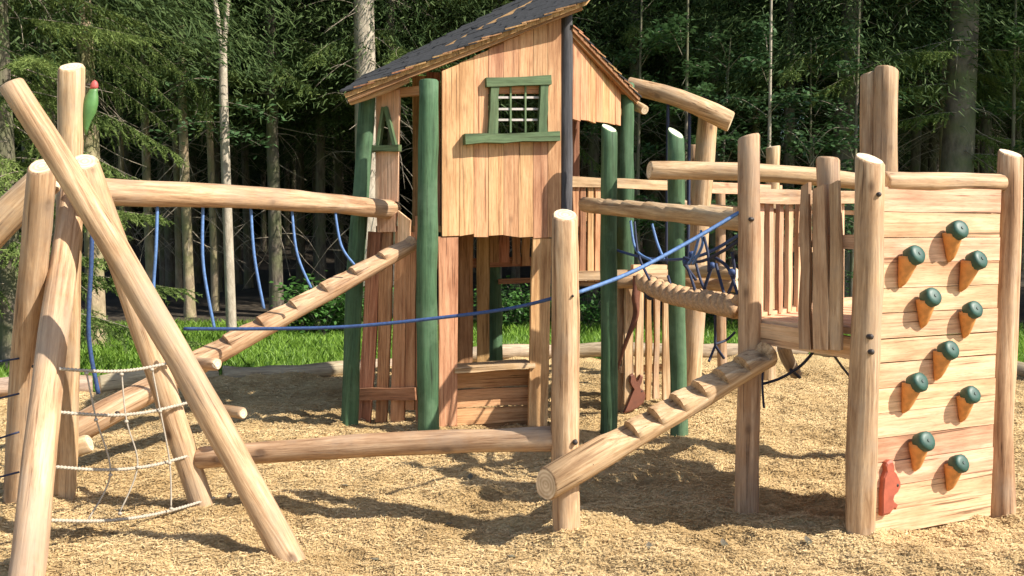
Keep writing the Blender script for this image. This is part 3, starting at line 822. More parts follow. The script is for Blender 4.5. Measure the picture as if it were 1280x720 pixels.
# ------------------------------------------------------------------ squirrels
SQ = [(0.10, 0.0), (0.50, 0.02), (0.66, 0.10), (0.78, 0.08), (0.86, 0.14), (0.66, 0.20), (0.60, 0.26), (0.66, 0.34), (0.84, 0.40), (0.97, 0.50), (0.96, 0.58), (0.84, 0.68), (0.74, 0.76), (0.62, 0.80), (0.60, 0.92), (0.54, 1.0), (0.40, 1.0), (0.28, 0.97), (0.22, 0.92), (0.26, 0.82), (0.14, 0.70), (0.08, 0.4)]
def squirrel(p, right, nrm, w, h, mat, label, flip=False, outline=SQ):
    pts = [((x - 0.5) * w * (-1 if flip else 1), z * h) for x, z in outline]
    if flip: pts = pts[::-1]
    v, f = extrude_outline(pts, 0.03, 0.008)
    M = Matrix((right, -nrm, Vector((0, 0, 1)))).transposed().to_4x4(); M.translation = p
    o = put('squirrel_figure', mesh('squirrel_figure', v, f, [mat], False), M)
    tag(o, label, 'squirrel figure')
    ex = (0.80 - 0.5) * w * (-1 if flip else 1)
    ev, ef = sphere_pts((ex, -0.014, 0.53 * h), 0.009, 8, 6, (1, 0.5, 1))
    put('eye', mesh('eye', ev, ef, [M_BOLT]), M, o)
squirrel(wl.at(1111, 643, 0.036), wx, wl.n, 0.14, 0.285, M_RED, 'flat red wooden squirrel on the bottom of the climbing wall')

# ------------------------------------------------------------------ playhouse
hb = G(620, 540)
house = thing('playhouse', 'tall wooden playhouse with green posts and crooked dark shingle roof', 'playhouse', hb)
GM = [M_GREEN, M_GEND]
B0 = G(535, 546); A0 = G(436, 536)
pB = post('corner_post', B0, P(535, 100, B0.y), 0.088, 0.076, house, mats=GM, lump=0.06, bend=0.02)
post('corner_post', A0, P(459, 108, A0.y + 0.1), 0.072, 0.066, house, mats=GM, lump=0.05, bend=0.025)
C0 = Vector((P(707, 300, 7.67).x, 7.67, 0))
post('corner_post', C0, P(708, 14, 7.67), 0.062, 0.055, house, mats=[M_GREY, M_GREY], lump=0.06, bend=0.015)
D0 = Vector((P(781, 300, 8.75).x, 8.75, 0))
post('corner_post', D0, P(782, 104, 8.75), 0.085, 0.082, house, mats=GM, lump=0.05)
E0 = G(760, 537); F0 = G(848, 545)
fwp = Plane(P(552, 300, 7.32), P(700, 300, 7.62))
rgp = Plane(C0, D0)
lfp = Plane(Vector((P(437, 300, 7.62).x, 7.62, 0)), Vector((P(540, 300, 7.36).x, 7.36, 0)))
# --- front wall (upper)
fw = plank('front_wall', fwp.at(553, 262, -0.03), fwp.at(702, 262, -0.03), 0.09, 0.04, fwp.n, house, M_PLANK)
put_b = plank('batten', fwp.at(553, 110, -0.03), fwp.at(702, 110, -0.03), 0.09, 0.04, fwp.n, fw, M_PLANK)
edges = [552, 574, 592, 610, 629, 648, 666, 684, 701]
WX0, WX1, WY0, WY1 = 618, 680, 104, 166          # window opening in pixels
def ftop(px): return 90 - (px - 552) * 70 / 148.0
for i in range(len(edges) - 1):
    x0, x1 = edges[i] + 0.25, edges[i + 1] - 0.25
    xc = (x0 + x1) / 2
    rr = random.Random(i + 40)
    yb = 293 + (xc - 552) * 0.025 + rr.uniform(-1.5, 2.5)
    def seg(ya, yb_, wav):
        a = fwp.at(xc, ya); b = fwp.at(xc, yb_)
        wd = (fwp.at(x1, yb_) - fwp.at(x0, yb_)).length
        sl_ = (fwp.at(xc, ftop(x1)) - fwp.at(xc, ftop(x0))).z / 2 if yb_ < 100 else 0
        plank('plank', a, b, wd, 0.026, fwp.n, fw, M_PLANK, off=rr.uniform(0, 0.004), top=(-sl_, sl_), bot=(rr.uniform(-wav, wav), rr.uniform(-wav, wav)), nseg=3)
    if x1 > WX0 + 3 and x0 < WX1 - 3:
        seg(yb, WY1 + 2, 0.012); seg(WY0 - 2, ftop(xc), 0.0)
    else:
        seg(yb, ftop(xc), 0.012)
# --- window
wf = plank('window_frame', fwp.at(607, 103, 0.035), fwp.at(688, 101, 0.035), 0.075, 0.06, fwp.n, house, M_TRIM, wob=0.006)
plank('sill', fwp.at(580, 174, 0.05), fwp.at(698, 171, 0.05), 0.075, 0.09, fwp.n, wf, M_TRIM, wob=0.008, nseg=5)
plank('jamb', fwp.at(615.5, 168, 0.03), fwp.at(618, 105, 0.03), 0.07, 0.05, fwp.n, wf, M_TRIM, wob=0.006)
plank('jamb', fwp.at(677.5, 168, 0.03), fwp.at(680, 105, 0.03), 0.07, 0.05, fwp.n, wf, M_TRIM, wob=0.006)
for y in (122, 136.5, 150): plank('glazing_bar', fwp.at(620, y, 0.0), fwp.at(675, y, 0.0), 0.017, 0.016, fwp.n, wf, M_PALEBAR, off=0.004)
for x in (637.5, 656): plank('glazing_bar', fwp.at(x, 166, 0.0), fwp.at(x, 106, 0.0), 0.014, 0.014, fwp.n, wf, M_TRIM, off=0.016)
# --- right wall (upper)
rw = plank('side_wall', rgp.at(716, 130, -0.03), rgp.at(775, 140, -0.03), 0.07, 0.04, rgp.n, house, M_PLANK)
re = [714, 724, 734, 743, 751.5, 760, 767.5, 774]
for i in range(len(re) - 1):
    x0, x1 = re[i] + 0.15, re[i + 1] - 0.15; xc = (x0 + x1) / 2
    yt = lambda x: 46 + (x - 714) * 52 / 60.0
    a = rgp.at(xc, 149 + (xc - 714) * 0.12 + random.Random(i).uniform(-1.5, 1.5)); b = rgp.at(xc, yt(xc))
    wd = (rgp.at(x1, 120) - rgp.at(x0, 120)).length
    plank('plank', a, b, wd, 0.026, rgp.n, rw, M_PLANK, off=random.Random(i + 9).uniform(0, 0.004), nseg=3, bot=(random.Random(i).uniform(-.01, .01), 0))
# --- left wall: wide board with triangular window and trim
lw = plank('side_wall', lfp.at(471, 118, 0.0), lfp.at(528, 112, 0.0), 0.07, 0.05, lfp.n, house, M_PLANK, off=-0.035)
ax0, ax1 = 470, 497
v2 = [lfp.at(x, y) for x, y in ((469, 252), (497, 252), (499, 112), (470, 116))]
tri = [lfp.at(x, y) for x, y in ((474, 184), (493, 184), (481, 134))]
th = lfp.n * -0.03
V = v2 + tri; V = V + [p + th for p in V]
o_ = V[0].copy()
F = [(0, 1, 5, 4), (1, 2, 6, 5), (2, 3, 6), (3, 0, 4, 6)]
F = F + [tuple(i + 7 for i in reversed(f)) for f in F] + [(0, 7, 8, 1), (1, 8, 9, 2), (2, 9, 10, 3), (3, 10, 7, 0), (4, 5, 12, 11), (5, 6, 13, 12), (6, 4, 11, 13)]
put('board', mesh('board', [p - o_ for p in V], F, [M_WALL], False), Matrix.Translation(o_), lw)
tf = plank('window_frame', lfp.at(465, 186, 0.03), lfp.at(500, 185, 0.03), 0.05, 0.06, lfp.n, house, M_TRIM, wob=0.004)
plank('jamb', lfp.at(473, 183, 0.012), lfp.at(480, 134, 0.012), 0.025, 0.05, lfp.n, tf, M_TRIM)
plank('jamb', lfp.at(494.5, 183, 0.012), lfp.at(482.5, 134, 0.012), 0.03, 0.05, lfp.n, tf, M_TRIM)
plank('plank', lfp.at(484, 290), lfp.at(483, 254), 0.17, 0.03, lfp.n, lw, M_WALL, wob=0.004)
plank('plank', lfp.at(506, 303), lfp.at(506, 271), 0.11, 0.03, lfp.n, lw, M_WALL, wob=0.004, top=(0.05, -0.03))
# --- lower left planks
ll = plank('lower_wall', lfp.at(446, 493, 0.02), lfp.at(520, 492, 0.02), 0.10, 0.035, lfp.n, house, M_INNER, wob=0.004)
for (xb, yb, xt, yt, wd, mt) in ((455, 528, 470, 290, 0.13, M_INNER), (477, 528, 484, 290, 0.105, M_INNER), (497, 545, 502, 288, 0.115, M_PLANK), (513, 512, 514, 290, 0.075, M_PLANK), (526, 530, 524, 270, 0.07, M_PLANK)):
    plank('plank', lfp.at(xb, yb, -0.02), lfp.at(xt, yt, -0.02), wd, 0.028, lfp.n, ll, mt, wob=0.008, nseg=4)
for (x0, y0, dd) in ((478, 540, 7.25),):
    pass
# --- lower front: jambs and counter
lf = plank('counter_panel', fwp.at(562, 535, -0.2), fwp.at(664, 525, -0.2), 0.16, 0.03, fwp.n, house, M_INNER, wob=0.004)
plank('jamb_board', fwp.at(560, 552), fwp.at(560.5, 296), 0.155, 0.034, fwp.n, house, M_PLANK, wob=0.006, off=-0.01)
plank('jamb_board', fwp.at(672, 536), fwp.at(678, 298), 0.165, 0.034, fwp.n, house, M_PLANK, wob=0.006, off=-0.01)
for (y0, hh) in ((474, 0.135), (497, 0.15), (519, 0.13)):
    plank('board', fwp.at(561, y0 + 2, -0.19), fwp.at(663, y0 - 3, -0.19), hh, 0.03, fwp.n, lf, M_PLANK, wob=0.005, off=random.Random(y0).uniform(0, 0.006))
plank('counter_top', fwp.at(564, 461, -0.1), fwp.at(663, 454, -0.1), 0.042, 0.26, fwp.n, lf, M_LOG, wob=0.004)
# --- floor and inner back walls
bkp = Plane(P(540, 300, 8.75), P(720, 300, 9.1))
fz = 1.60
fc = [Vector((p.x, p.y, 0)) for p in (lfp.at(470, 300, -0.03), fwp.at(552, 300, -0.03), fwp.at(702, 300, -0.03), rgp.at(770, 300, -0.05), bkp.at(735, 300), bkp.at(520, 300))]
V = [p + Vector((0, 0, fz)) - hb for p in fc] + [p + Vector((0, 0, fz + 0.05)) - hb for p in fc]
n6 = 6
F = [tuple(range(5, -1, -1)), tuple(range(6, 12))] + [(i, (i + 1) % 6, 6 + (i + 1) % 6, 6 + i) for i in range(6)]
put('upper_floor', mesh('upper_floor', V, F, [M_INNER], False), Matrix.Translation(hb), house)
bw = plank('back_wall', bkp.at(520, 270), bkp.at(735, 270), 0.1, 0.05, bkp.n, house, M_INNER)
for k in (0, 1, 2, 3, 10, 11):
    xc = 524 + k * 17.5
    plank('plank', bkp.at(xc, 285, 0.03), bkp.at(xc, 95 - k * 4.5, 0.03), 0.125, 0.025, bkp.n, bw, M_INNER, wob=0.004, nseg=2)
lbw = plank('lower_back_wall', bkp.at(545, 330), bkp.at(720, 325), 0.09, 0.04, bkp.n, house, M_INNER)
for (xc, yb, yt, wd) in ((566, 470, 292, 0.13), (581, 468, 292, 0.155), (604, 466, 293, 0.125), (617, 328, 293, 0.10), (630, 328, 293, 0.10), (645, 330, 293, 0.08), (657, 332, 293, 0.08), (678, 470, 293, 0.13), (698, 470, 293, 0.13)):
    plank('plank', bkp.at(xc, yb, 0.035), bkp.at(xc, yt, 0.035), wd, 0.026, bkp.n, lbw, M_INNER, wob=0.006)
K0 = Vector((bkp.at(617, 400).x, bkp.at(617, 400).y + 0.12, 0))
post('corner_post', K0, Vector((K0.x, K0.y, 1.6)), 0.075, 0.07, house, mats=GM)
plank('rail', bkp.at(623, 352, -0.02), bkp.at(668, 350, -0.02), 0.05, 0.04, bkp.n, house, M_INNER)
# --- roofs
def roof(name, c, rows, cols, th, skip=0.0, wood_edge=True):
    """c = four corners: low-front, high-front, high-back, low-back; shingles climb from low to high"""
    a, b, cc_, d_ = c
    nrm = (b - a).cross(d_ - a).normalized()
    if nrm.z < 0: nrm = -nrm
    V = [p - nrm * th for p in c] + list(c)
    org = a.copy()
    F = [(0, 1, 2, 3), (7, 6, 5, 4), (0, 4, 5, 1), (1, 5, 6, 2), (2, 6, 7, 3), (3, 7, 4, 0)]
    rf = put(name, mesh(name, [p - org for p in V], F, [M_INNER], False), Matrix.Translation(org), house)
    rr = random.Random(len(name) + rows)
    sh = {}
    for i in range(rows):
        for j in range(-1 if i % 2 else 0, cols):
            s0, s1 = i / rows, (i + 1.35) / rows
            w0 = max(0.0, (j + (0.5 if i % 2 else 0)) / cols); w1 = min(1.0, (j + 1 + (0.5 if i % 2 else 0)) / cols)
            if w1 - w0 < 0.02: continue
            s1 = min(s1, 1.02)
            pt = lambda s, w: (a.lerp(b, s)).lerp(d_.lerp(cc_, s), w)
            lo, hi = 0.020 + rr.uniform(-0.004, 0.008), 0.006
            e = rr.uniform(-0.012, 0.012)
            gw = 0.006 / cols
            f0 = -0.012 if j <= 0 and w0 == 0 else gw
            q = [pt(s0 - 0.012 + e, w0 + f0), pt(s0 - 0.012 + e, w1 - gw), pt(s1, w1 - gw), pt(s1, w0 + f0)]
            o0 = q[0].copy()
            hh = [lo, lo, hi, hi]
            Vs = [p + nrm * (h_ - 0.011) - o0 for p, h_ in zip(q, hh)] + [p + nrm * h_ - o0 for p, h_ in zip(q, hh)]
            put('shingle', mesh('shingle', Vs, F, [M_SHING, M_INNER], False, [0, 0, 0, 0, 0, 1 if w0 == 0 and (i * 7) % 3 else 0]), Matrix.Translation(o0), rf)
    return rf
FLc, FRc, BRc, BLc = P(430, 117, 7.14), P(731, 1, 7.46), P(790, -70, 9.35), P(458, 95, 9.0)
rf1 = roof('roof', [FLc, FRc, BRc, BLc], 19, 11, 0.035)
# barge board under the front edge
bn = (FRc - FLc).cross(Vector((0, 0, 1))).normalized()
if bn.y > 0: bn = -bn
plank('barge_board', FLc + Vector((0.02, 0.05, -0.046)), FRc + Vector((-0.02, 0.05, -0.046)), 0.030, 0.04, bn, rf1, M_INNER, wob=0.004, nseg=8)
for t in (0.06, 0.36, 0.68, 1.0):
    a_ = FLc.lerp(BLc, 0.02 + 0.9 * t) + Vector((0.02, 0, -0.075)); b_ = a_ + (FRc - FLc) * 0.10
    log('rafter_tail', a_, FLc.lerp(BLc, 0.02 + 0.9 * t).lerp(FRc.lerp(BRc, 0.02 + 0.9 * t), 0.25) + Vector((0, 0, -0.085)), 0.034, 0.034, rf1, lump=0.04, nring=4)
E1, E2 = P(717, 34, 7.64), P(800, 122, 8.72)
sh_ = Vector((-0.85, 0.55, 0.10))
rf2 = roof('side_roof', [E2, E1, E1 + sh_, E2 + sh_], 12, 6, 0.03)
plank('barge_board', E2 + Vector((-.03, .03, -0.044)), E1 + Vector((-.03, .03, -0.044)), 0.03, 0.03, rgp.n, rf2, M_INNER, wob=0.004)
log('rafter_tail', P(788, 128, 8.95), P(806, 138, 8.7), 0.05, 0.045, rf2, lump=0.04, nring=4)

# green free-standing posts
o = post('green_post', E0, P(761, 160, E0.y), 0.070, 0.066, None, mats=GM, lump=0.04, bend=0.01, topn=(0.4, -0.5, 1))
tag(o, 'round green post with a slanted pale top beside the playhouse side wall', 'post')
o = post('green_post', F0, P(844, 166, F0.y), 0.068, 0.066, None, mats=GM, lump=0.045, bend=0.015, topn=(0.5, -0.6, 1))
tag(o, 'round green post with slanted pale top rising through the rope bridge', 'post')

# ------------------------------------------------------------------ side balcony behind the green posts
bal = thing('side_balcony', 'picket railed landing on the side of the playhouse', 'balcony', Vector((P(770, 300, 8.1).x, 8.1, 0)))
bp_ = Plane(P(712, 300, 7.85), P(845, 300, 8.25))
for k, xc in enumerate((719, 728, 737.5, 747, 757, 767)):
    plank('picket', bp_.at(xc, 352), bp_.at(xc, 232), 0.052, 0.026, bp_.n, bal, M_INNER if k % 3 == 1 else M_PLANK, wob=0.007)
plank('rail', bp_.at(712, 227, 0.02), bp_.at(842, 232, 0.02), 0.085, 0.04, bp_.n, bal, M_LOG, wob=0.004)
plank('rail', bp_.at(712, 345, 0.02), bp_.at(842, 342, 0.02), 0.08, 0.05, bp_.n, bal, M_LOG, wob=0.004)
for k in range(6):
    a = bp_.at(716, 352, -0.1 - k * 0.14); b = bp_.at(842, 352, -0.1 - k * 0.14)
    plank('deck_board', Vector((a.x, a.y, 1.15)), Vector((b.x, b.y, 1.15)), 0.125, 0.035, Vector((0, 0, 1)), bal, M_LOG, wob=0.003)
for k, (xc, yb, wd, mt) in enumerate(((785, 505, 0.085, M_LOG), (799, 500, 0.07, M_LOG), (810, 500, 0.05, M_INNER), (820, 498, 0.05, M_LOG), (832, 500, 0.075, M_LOG))):
    plank('picket', bp_.at(xc, yb, -0.02), bp_.at(xc + 1, 352, -0.02), wd, 0.028, bp_.n, bal, mt, wob=0.008)
plank('rail', bp_.at(775, 462, -0.05), bp_.at(842, 458, -0.05), 0.06, 0.03, bp_.n, bal, M_LOG)
for xc in (776, 838):
    b = bp_.at(xc, 400, -0.14); post('post', Vector((b.x, b.y, 0)), Vector((b.x, b.y, 1.12)), 0.06, 0.055, bal)
plank('edge_board', bp_.at(790, 338, 0.06), bp_.at(832, 338, 0.06), 0.10, 0.05, bp_.n, bal, M_WALL)
# twisting root below the landing
rp_ = catmull([P(798, 346, 7.9), P(794, 370, 7.87), P(795, 396, 7.88), P(782, 428, 7.9), P(772, 462, 7.95)], 7)
v, f = tube([p - rp_[0] for p in rp_], 0.042, 8, twist=14.0, lobes=3, lob=0.22, taper=0.22)
rt = put('root', mesh('root', v, f, [M_BROWNP]), Matrix.Translation(rp_[0]))
tag(rt, 'dark crooked branch twisting down the pickets behind the green post', 'branch')
squirrel(bp_.at(793, 515, 0.015), bp_.u if bp_.u.x > 0 else -bp_.u, bp_.n, 0.22, 0.345, M_BROWNP, 'dark brown wooden squirrel on the low pickets behind the notched ramp', False,
         [(0.0, 0.0), (0.3, 0.02), (0.62, 0.10), (0.9, 0.22), (1.0, 0.40), (0.92, 0.54), (0.76, 0.60), (0.72, 0.66), (0.82, 0.78), (0.86, 0.92), (0.74, 0.96), (0.66, 0.84), (0.56, 0.78), (0.50, 0.92), (0.40, 1.0), (0.28, 0.96), (0.26, 0.80), (0.36, 0.68), (0.46, 0.60), (0.34, 0.46), (0.22, 0.28)])

# ------------------------------------------------------------------ rope bridge between house and tower
rb = thing('rope_bridge', 'rope bridge of knotted blue ropes under a carved handrail log', 'rope bridge', G(850, 560))
H0, H1 = P(730, 256, 7.5), P(936, 276, 5.45)
log('handrail_log', H0, H1, 0.060, 0.066, rb, lump=0.06, bend=0.02, nseg=20, notch=(0.2, 0.9, 5, 0.014))
T = [P(803, 352, 7.15), P(835, 366, 6.7), P(870, 374, 6.25), P(925, 384, 5.5)]
fc_ = resample(catmull(T, 10), 0.012)
for k in range(3):
    pts_ = []; s_ = 0.0
    for i, p in enumerate(fc_):
        t_ = (fc_[min(i + 1, len(fc_) - 1)] - fc_[max(i - 1, 0)]).normalized()
        x_ = Vector((0, 0, 1)).cross(t_).normalized(); y_ = t_.cross(x_)
        if i: s_ += (p - fc_[i - 1]).length
        a_ = s_ * 2 * math.pi / 0.34 + k * 2 * math.pi / 3
        pts_.append(p + (x_ * math.cos(a_) + y_ * math.sin(a_)) * 0.038)
    o_ = pts_[0].copy()
    v, f = tube([p - o_ for p in pts_], 0.040, 9)
    put('rope_strand', mesh('rope_strand', v, f, [M_HEMP]), Matrix.Translation(o_), rb)
k_, kf = sphere_pts((0, 0, 0), 0.075, 10, 8, (0.7, 0.7, 1.1))
put('knot', mesh('knot', k_, kf, [M_DROPE]), Matrix.Translation(P(813, 362, 7.0)), rb)
def hat(px): 
    t = (px - 730) / 206.0; d = 1 / ((1 - t) / 7.5 + t / 5.45); return d
BR = [((788, 276), (795, 312), (815, 326), M_BLUEL), ((793, 277), (798, 318), (812, 350), M_DROPE), ((815, 280), (822, 305), (830, 324), M_BLUEL), ((876, 288), (878, 306), (866, 330), M_BLUEL), ((880, 296), (885, 318), (886, 340), M_DROPE), ((875, 292), (868, 316), (861, 330), M_BLUEL)]
for q in BR:
    pts = [P(x, y, hat(x) - 0.02) for x, y in q[:3]]
    rope('rope', pts, 0.010, q[3], rb)
for pts in (((768, 312, 7.45), (800, 321, 7.1), (835, 325, 6.7), (880, 318, 6.1), (930, 290, 5.6)), ((855, 322, 6.3), (875, 327, 6.15), (905, 313, 5.8), (936, 292, 5.6)),
            ((858, 330, 6.4), (872, 372, 6.2)), ((868, 322, 6.3), (880, 360, 6.15), (905, 384, 5.85)), ((890, 332, 6.05), (880, 362, 6.1)), ((890, 320, 6.0), (910, 335, 5.8), (922, 368, 5.6)), ((895, 330, 6.0), (902, 356, 5.9), (912, 392, 5.75)),
            ((835, 345, 6.8), (845, 380, 6.6)), ((870, 350, 6.3), (855, 330, 6.4)), ((915, 315, 5.7), (918, 345, 5.7), (908, 372, 5.75))):
    rope('rope', [P(*q) for q in pts], 0.011, M_DROPE if len(pts) != 5 else M_BLUE, rb)
for (x, y, d) in ((857, 327, 6.35), (890, 332, 6.05), (915, 340, 5.7), (865, 318, 6.3)):
    kv, kf = sphere_pts((0, 0, 0), 0.024, 8, 6); put('knot', mesh('knot', kv, kf, [M_BLUE]), Matrix.Translation(P(x, y, d)), rb)
for pts in (((894, 394, 5.9), (894, 420, 5.95), (894, 432, 5.95)), ((894, 432, 5.95), (886, 452, 5.9)), ((894, 432, 5.95), (905, 448, 6.0)), ((919, 415, 6.0), (908, 425, 6.0), (894, 430, 5.95))):
    rope('rope', [P(*q) for q in pts], 0.009, M_DROPE, rb)
# pale step logs behind the net
for (a, b, r_, lab) in (((772, 352, 8.0), (850, 350, 7.9), 0.06, 'round pale bearer log under the landing beside the playhouse'), ((850, 340, 7.6), (920, 343, 7.3), 0.055, 'upper pale round crossbar behind the knotted blue ropes'), ((856, 354, 7.7), (922, 357, 7.4), 0.055, 'lower pale round crossbar behind the knotted blue ropes')):
    tag(log('crossbar_log', P(*a), P(*b), r_, r_, None, lump=0.05), lab, 'log')

# ------------------------------------------------------------------ structures farther behind
o = log('handrail_log', P(812, 213, 6.85), P(1092, 229, 7.15), 0.070, 0.066, None, bend=0.035, lump=0.04)
tag(o, 'thick round handrail log running behind the tower to its tall post', 'handrail')
o = log('top_beam', P(783, 106, 9.25), P(914, 152, 9.0), 0.082, 0.10, None, bend=0.05, lump=0.05)
tag(o, 'sloping pale beam log reaching out from under the playhouse roof', 'beam')
def bpost(bx_, by_, tx, ty, r, label, **kw):
    b = G(bx_, by_); o = post('standing_post', b, P(tx, ty, b.y), r, r * 0.95, None, lump=0.05, **kw); return tag(o, label, 'post')
bpost(863, 486, 885, 131, 0.105, 'leaning pale post carrying the sloping beam log behind the rope bridge', tilt1=0.1)
bpost(868, 468, 868, 181, 0.052, 'thin pale post behind the leaning beam post')
bpost(961, 474, 967, 183, 0.080, 'pale round post standing behind the tower railing', tilt1=-0.2, tdir=0.4)
bpost(903, 474, 900, 236, 0.055, 'short pale post under the board rail behind the rope bridge')
o = plank('board_rail', P(874, 234, 9.3), P(975, 238, 10.0), 0.11, 0.06, Vector((0, -1, 0)), None, M_WALL, wob=0.003)
tag(o, 'pale board rail fixed across the posts behind the rope bridge', 'rail')
o = log('far_handrail_log', P(850, 258, 9.3), P(940, 268, 10.0), 0.07, 0.07, None, lump=0.05)
tag(o, 'pale log rail below the board rail behind the bridge', 'rail')
for x, y0, y1 in ((835, 128, 330), (862, 136, 330)):
    o = rope('swing_rope', [P(x, y0, 9.1), P(x - 1, (y0 + y1) / 2, 9.1), P(x - 2, y1, 9.1)], 0.017, M_DROPE)
    tag(o, 'dark rope hanging from the sloping beam log', 'rope', 'ropes hanging from the sloping beam')

# ------------------------------------------------------------------ forest
def np_quads(C, U, Vv):
    Q = np.stack([C - U - Vv, C + U - Vv * 0.45, C + U + Vv * 0.45, C - U + Vv], 1).reshape(-1, 3)
    return Q, np.arange(len(Q)).reshape(-1, 4)
def unit(a): return a / np.maximum(1e-9, np.linalg.norm(a, axis=1))[:, None]
def spruce_branch(seed, L=2.2, droop=0.45, hang=0.6, dens=1.0):
    rs = np.random.RandomState(seed)
    ns = 20
    s = np.linspace(0, 1, ns)
    sp = np.stack([L * s, 0.11 * L * np.sin(s * 4 + seed), L * (0.10 * s - droop * s ** 1.7 + 0.10 * s ** 4)], 1)
    Cs, Us, Vs = [], [], []
    nt_ = int(44 * dens)
    tubes = [tube([Vector(p) for p in sp[::2]], 0.009, 4, taper=0.2)]
    for i in range(nt_):
        t = 0.12 + 0.88 * (i + rs.rand()) / nt_
        p = np.array([np.interp(t, s, sp[:, k]) for k in range(3)])
        for sd in (-1, 1):
            if rs.rand() < 0.12: continue
            lt = (0.58 * (1 - t * 0.72) + 0.06) * rs.uniform(0.6, 1.15) * L / 2.2
            dr = np.array([0.55, sd * rs.uniform(0.5, 1.0), -hang * rs.uniform(0.5, 1.6)]); dr /= np.linalg.norm(dr)
            m = max(4, int(lt / 0.022))
            u = (np.arange(m) + 0.5) / m
            c = p + dr * (u * lt)[:, None] + np.array([0, 0, -0.18 * hang * lt]) * (u ** 2)[:, None]
            for q in range(2):
                dd = dr + rs.normal(0, 0.55, (m, 3)); dd = unit(dd)
                nl = rs.uniform(0.020, 0.040, m)
                ww = unit(np.cross(dd, rs.normal(0, 1, (m, 3)))) * rs.uniform(0.005, 0.010, m)[:, None]
                Cs.append(c + dd * nl[:, None] * 0.6); Us.append(dd * nl[:, None]); Vs.append(ww)
    C, U, W_ = np.concatenate(Cs), np.concatenate(Us), np.concatenate(Vs)
    Q, Fq = np_quads(C, U, W_)
    tv, tf_ = merge(tubes)
    tq = [f for f in tf_ if len(f) == 4]
    nv = len(Q)
    Q = np.concatenate([Q, np.array([tuple(v) for v in tv])]); Fq = np.concatenate([Fq, np.array(tq) + nv])
    mi = np.zeros(len(Fq)); mi[-len(tq):] = 1
    return npmesh('spruce_branch', Q, Fq, [M_SPRUCE, M_TWIG], mi)
def spruce_crown(seed, hb_, H, Rr, nb=230, per=190, qs=0.055):
    rs = np.random.RandomState(seed)
    Cs, Us, Vs = [], [], []
    for i in range(nb):
        t = (i + rs.rand()) / nb
        h = hb_ + (H - hb_) * t
        r = Rr * (1 - t) ** 0.75 * rs.uniform(0.75, 1.15) + 0.2
        a = i * 2.399 + rs.uniform(-0.4, 0.4)
        u = np.sqrt(rs.rand(per)) 
        lat = rs.normal(0, 0.22, per) * r * (0.35 + 0.5 * u)
        x = u * r; z = h - 0.45 * r * u ** 1.5 + rs.normal(0, 0.07, per) - np.abs(rs.normal(0, 0.16, per))
        ca, sa = math.cos(a), math.sin(a)
        c = np.stack([x * ca - lat * sa, x * sa + lat * ca, z], 1)
        dd = np.stack([ca + rs.normal(0, .5, per), sa + rs.normal(0, .5, per), -0.7 + rs.normal(0, 0.45, per)], 1); dd = unit(dd)
        w_ = unit(np.cross(dd, rs.normal(0, 1, (per, 3))))
        Cs.append(c); Us.append(dd * (qs * rs.uniform(0.7, 1.4, per))[:, None]); Vs.append(w_ * (qs * 0.2 * rs.uniform(0.7, 1.3, per))[:, None])
    Q, Fq = np_quads(np.concatenate(Cs), np.concatenate(Us), np.concatenate(Vs))
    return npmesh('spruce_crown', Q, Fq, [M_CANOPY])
def trunk_mesh(seed, H, r, mat, bend=0.12, nseg=10, flare=1.35, top=0.25):
    rs = random.Random(seed); V, F = [], []
    nr_ = 16; ph = rs.random() * 6
    for i in range(nr_ + 1):
        t = (i / nr_) ** 1.2
        z = H * t - 0.3
        rr = r * (1 + (top - 1) * t) * (1 + (flare - 1) * math.exp(-t * H * 2.5))
        cx = bend * math.sin(t * 5 + ph) * t * 2; cy = bend * math.cos(t * 4 + ph) * t * 2
        for j in range(nseg):
            a = 2 * math.pi * j / nseg
            k = 1 + 0.09 * mnoise.noise(Vector((math.cos(a) * 1.5 + seed, math.sin(a) * 1.5, z * 1.3)))
            V.append((cx + math.cos(a) * rr * k, cy + math.sin(a) * rr * k, z))
    for i in range(nr_):
        for j in range(nseg):
            a = i * nseg + j; b = i * nseg + (j + 1) % nseg
            F.append((a, b, b + nseg, a + nseg))
    F.append(tuple(nr_ * nseg + j for j in range(nseg)))
    return mesh('trunk', V, F, [mat])
def dead_branches(seed, r, h0, h1, n, ln=1.0):
    rs = random.Random(seed); parts = []
    for i in range(n):
        h = rs.uniform(h0, h1); a = rs.random() * 6.28; l = ln * rs.uniform(0.4, 1.2)
        d = Vector((math.cos(a), math.sin(a), rs.uniform(-1.1, 0.15)))
        p = Vector((0, 0, h)) + Vector((math.cos(a), math.sin(a), 0)) * r * 0.5
        e = p + d * l; m_ = p.lerp(e, 0.55) + Vector((rs.uniform(-.12, .12), rs.uniform(-.12, .12), rs.uniform(-0.1, 0.12))) * l
        pts = catmull([p, m_, e + Vector((0, 0, -0.12 * l))], 3)
        parts.append(tube(pts, 0.011, 3, taper=0.3))
        if rs.random() < 0.6:
            parts.append(tube([m_, m_ + Vector((rs.uniform(-.4, .4), rs.uniform(-.4, .4), rs.uniform(-.35, .1))) * l * 0.7], 0.006, 3, taper=0.3))
    v, f = merge(parts)
    return mesh('dead_branches', v, f, [M_TWIG])
BRM = [spruce_branch(1, 2.2, 0.35, 0.5), spruce_branch(2, 2.4, 0.55, 0.9), spruce_branch(3, 1.8, 0.30, 0.6), spruce_branch(4, 2.6, 0.85, 1.2)]
CRM = [spruce_crown(11, 6.0, 19, 2.7), spruce_crown(12, 5.0, 17, 2.9), spruce_crown(13, 7.5, 21, 2.5)]
THK = [spruce_crown(14, 0.7, 9, 2.2, 140, 70, 0.17), spruce_crown(15, 0.5, 7.5, 2.0, 130, 70, 0.17)]
TRM = [trunk_mesh(i, 19, 0.16, M_BARK) for i in range(4)]
TRL = [trunk_mesh(10 + i, 17, 0.10, M_BARKT) for i in range(2)]
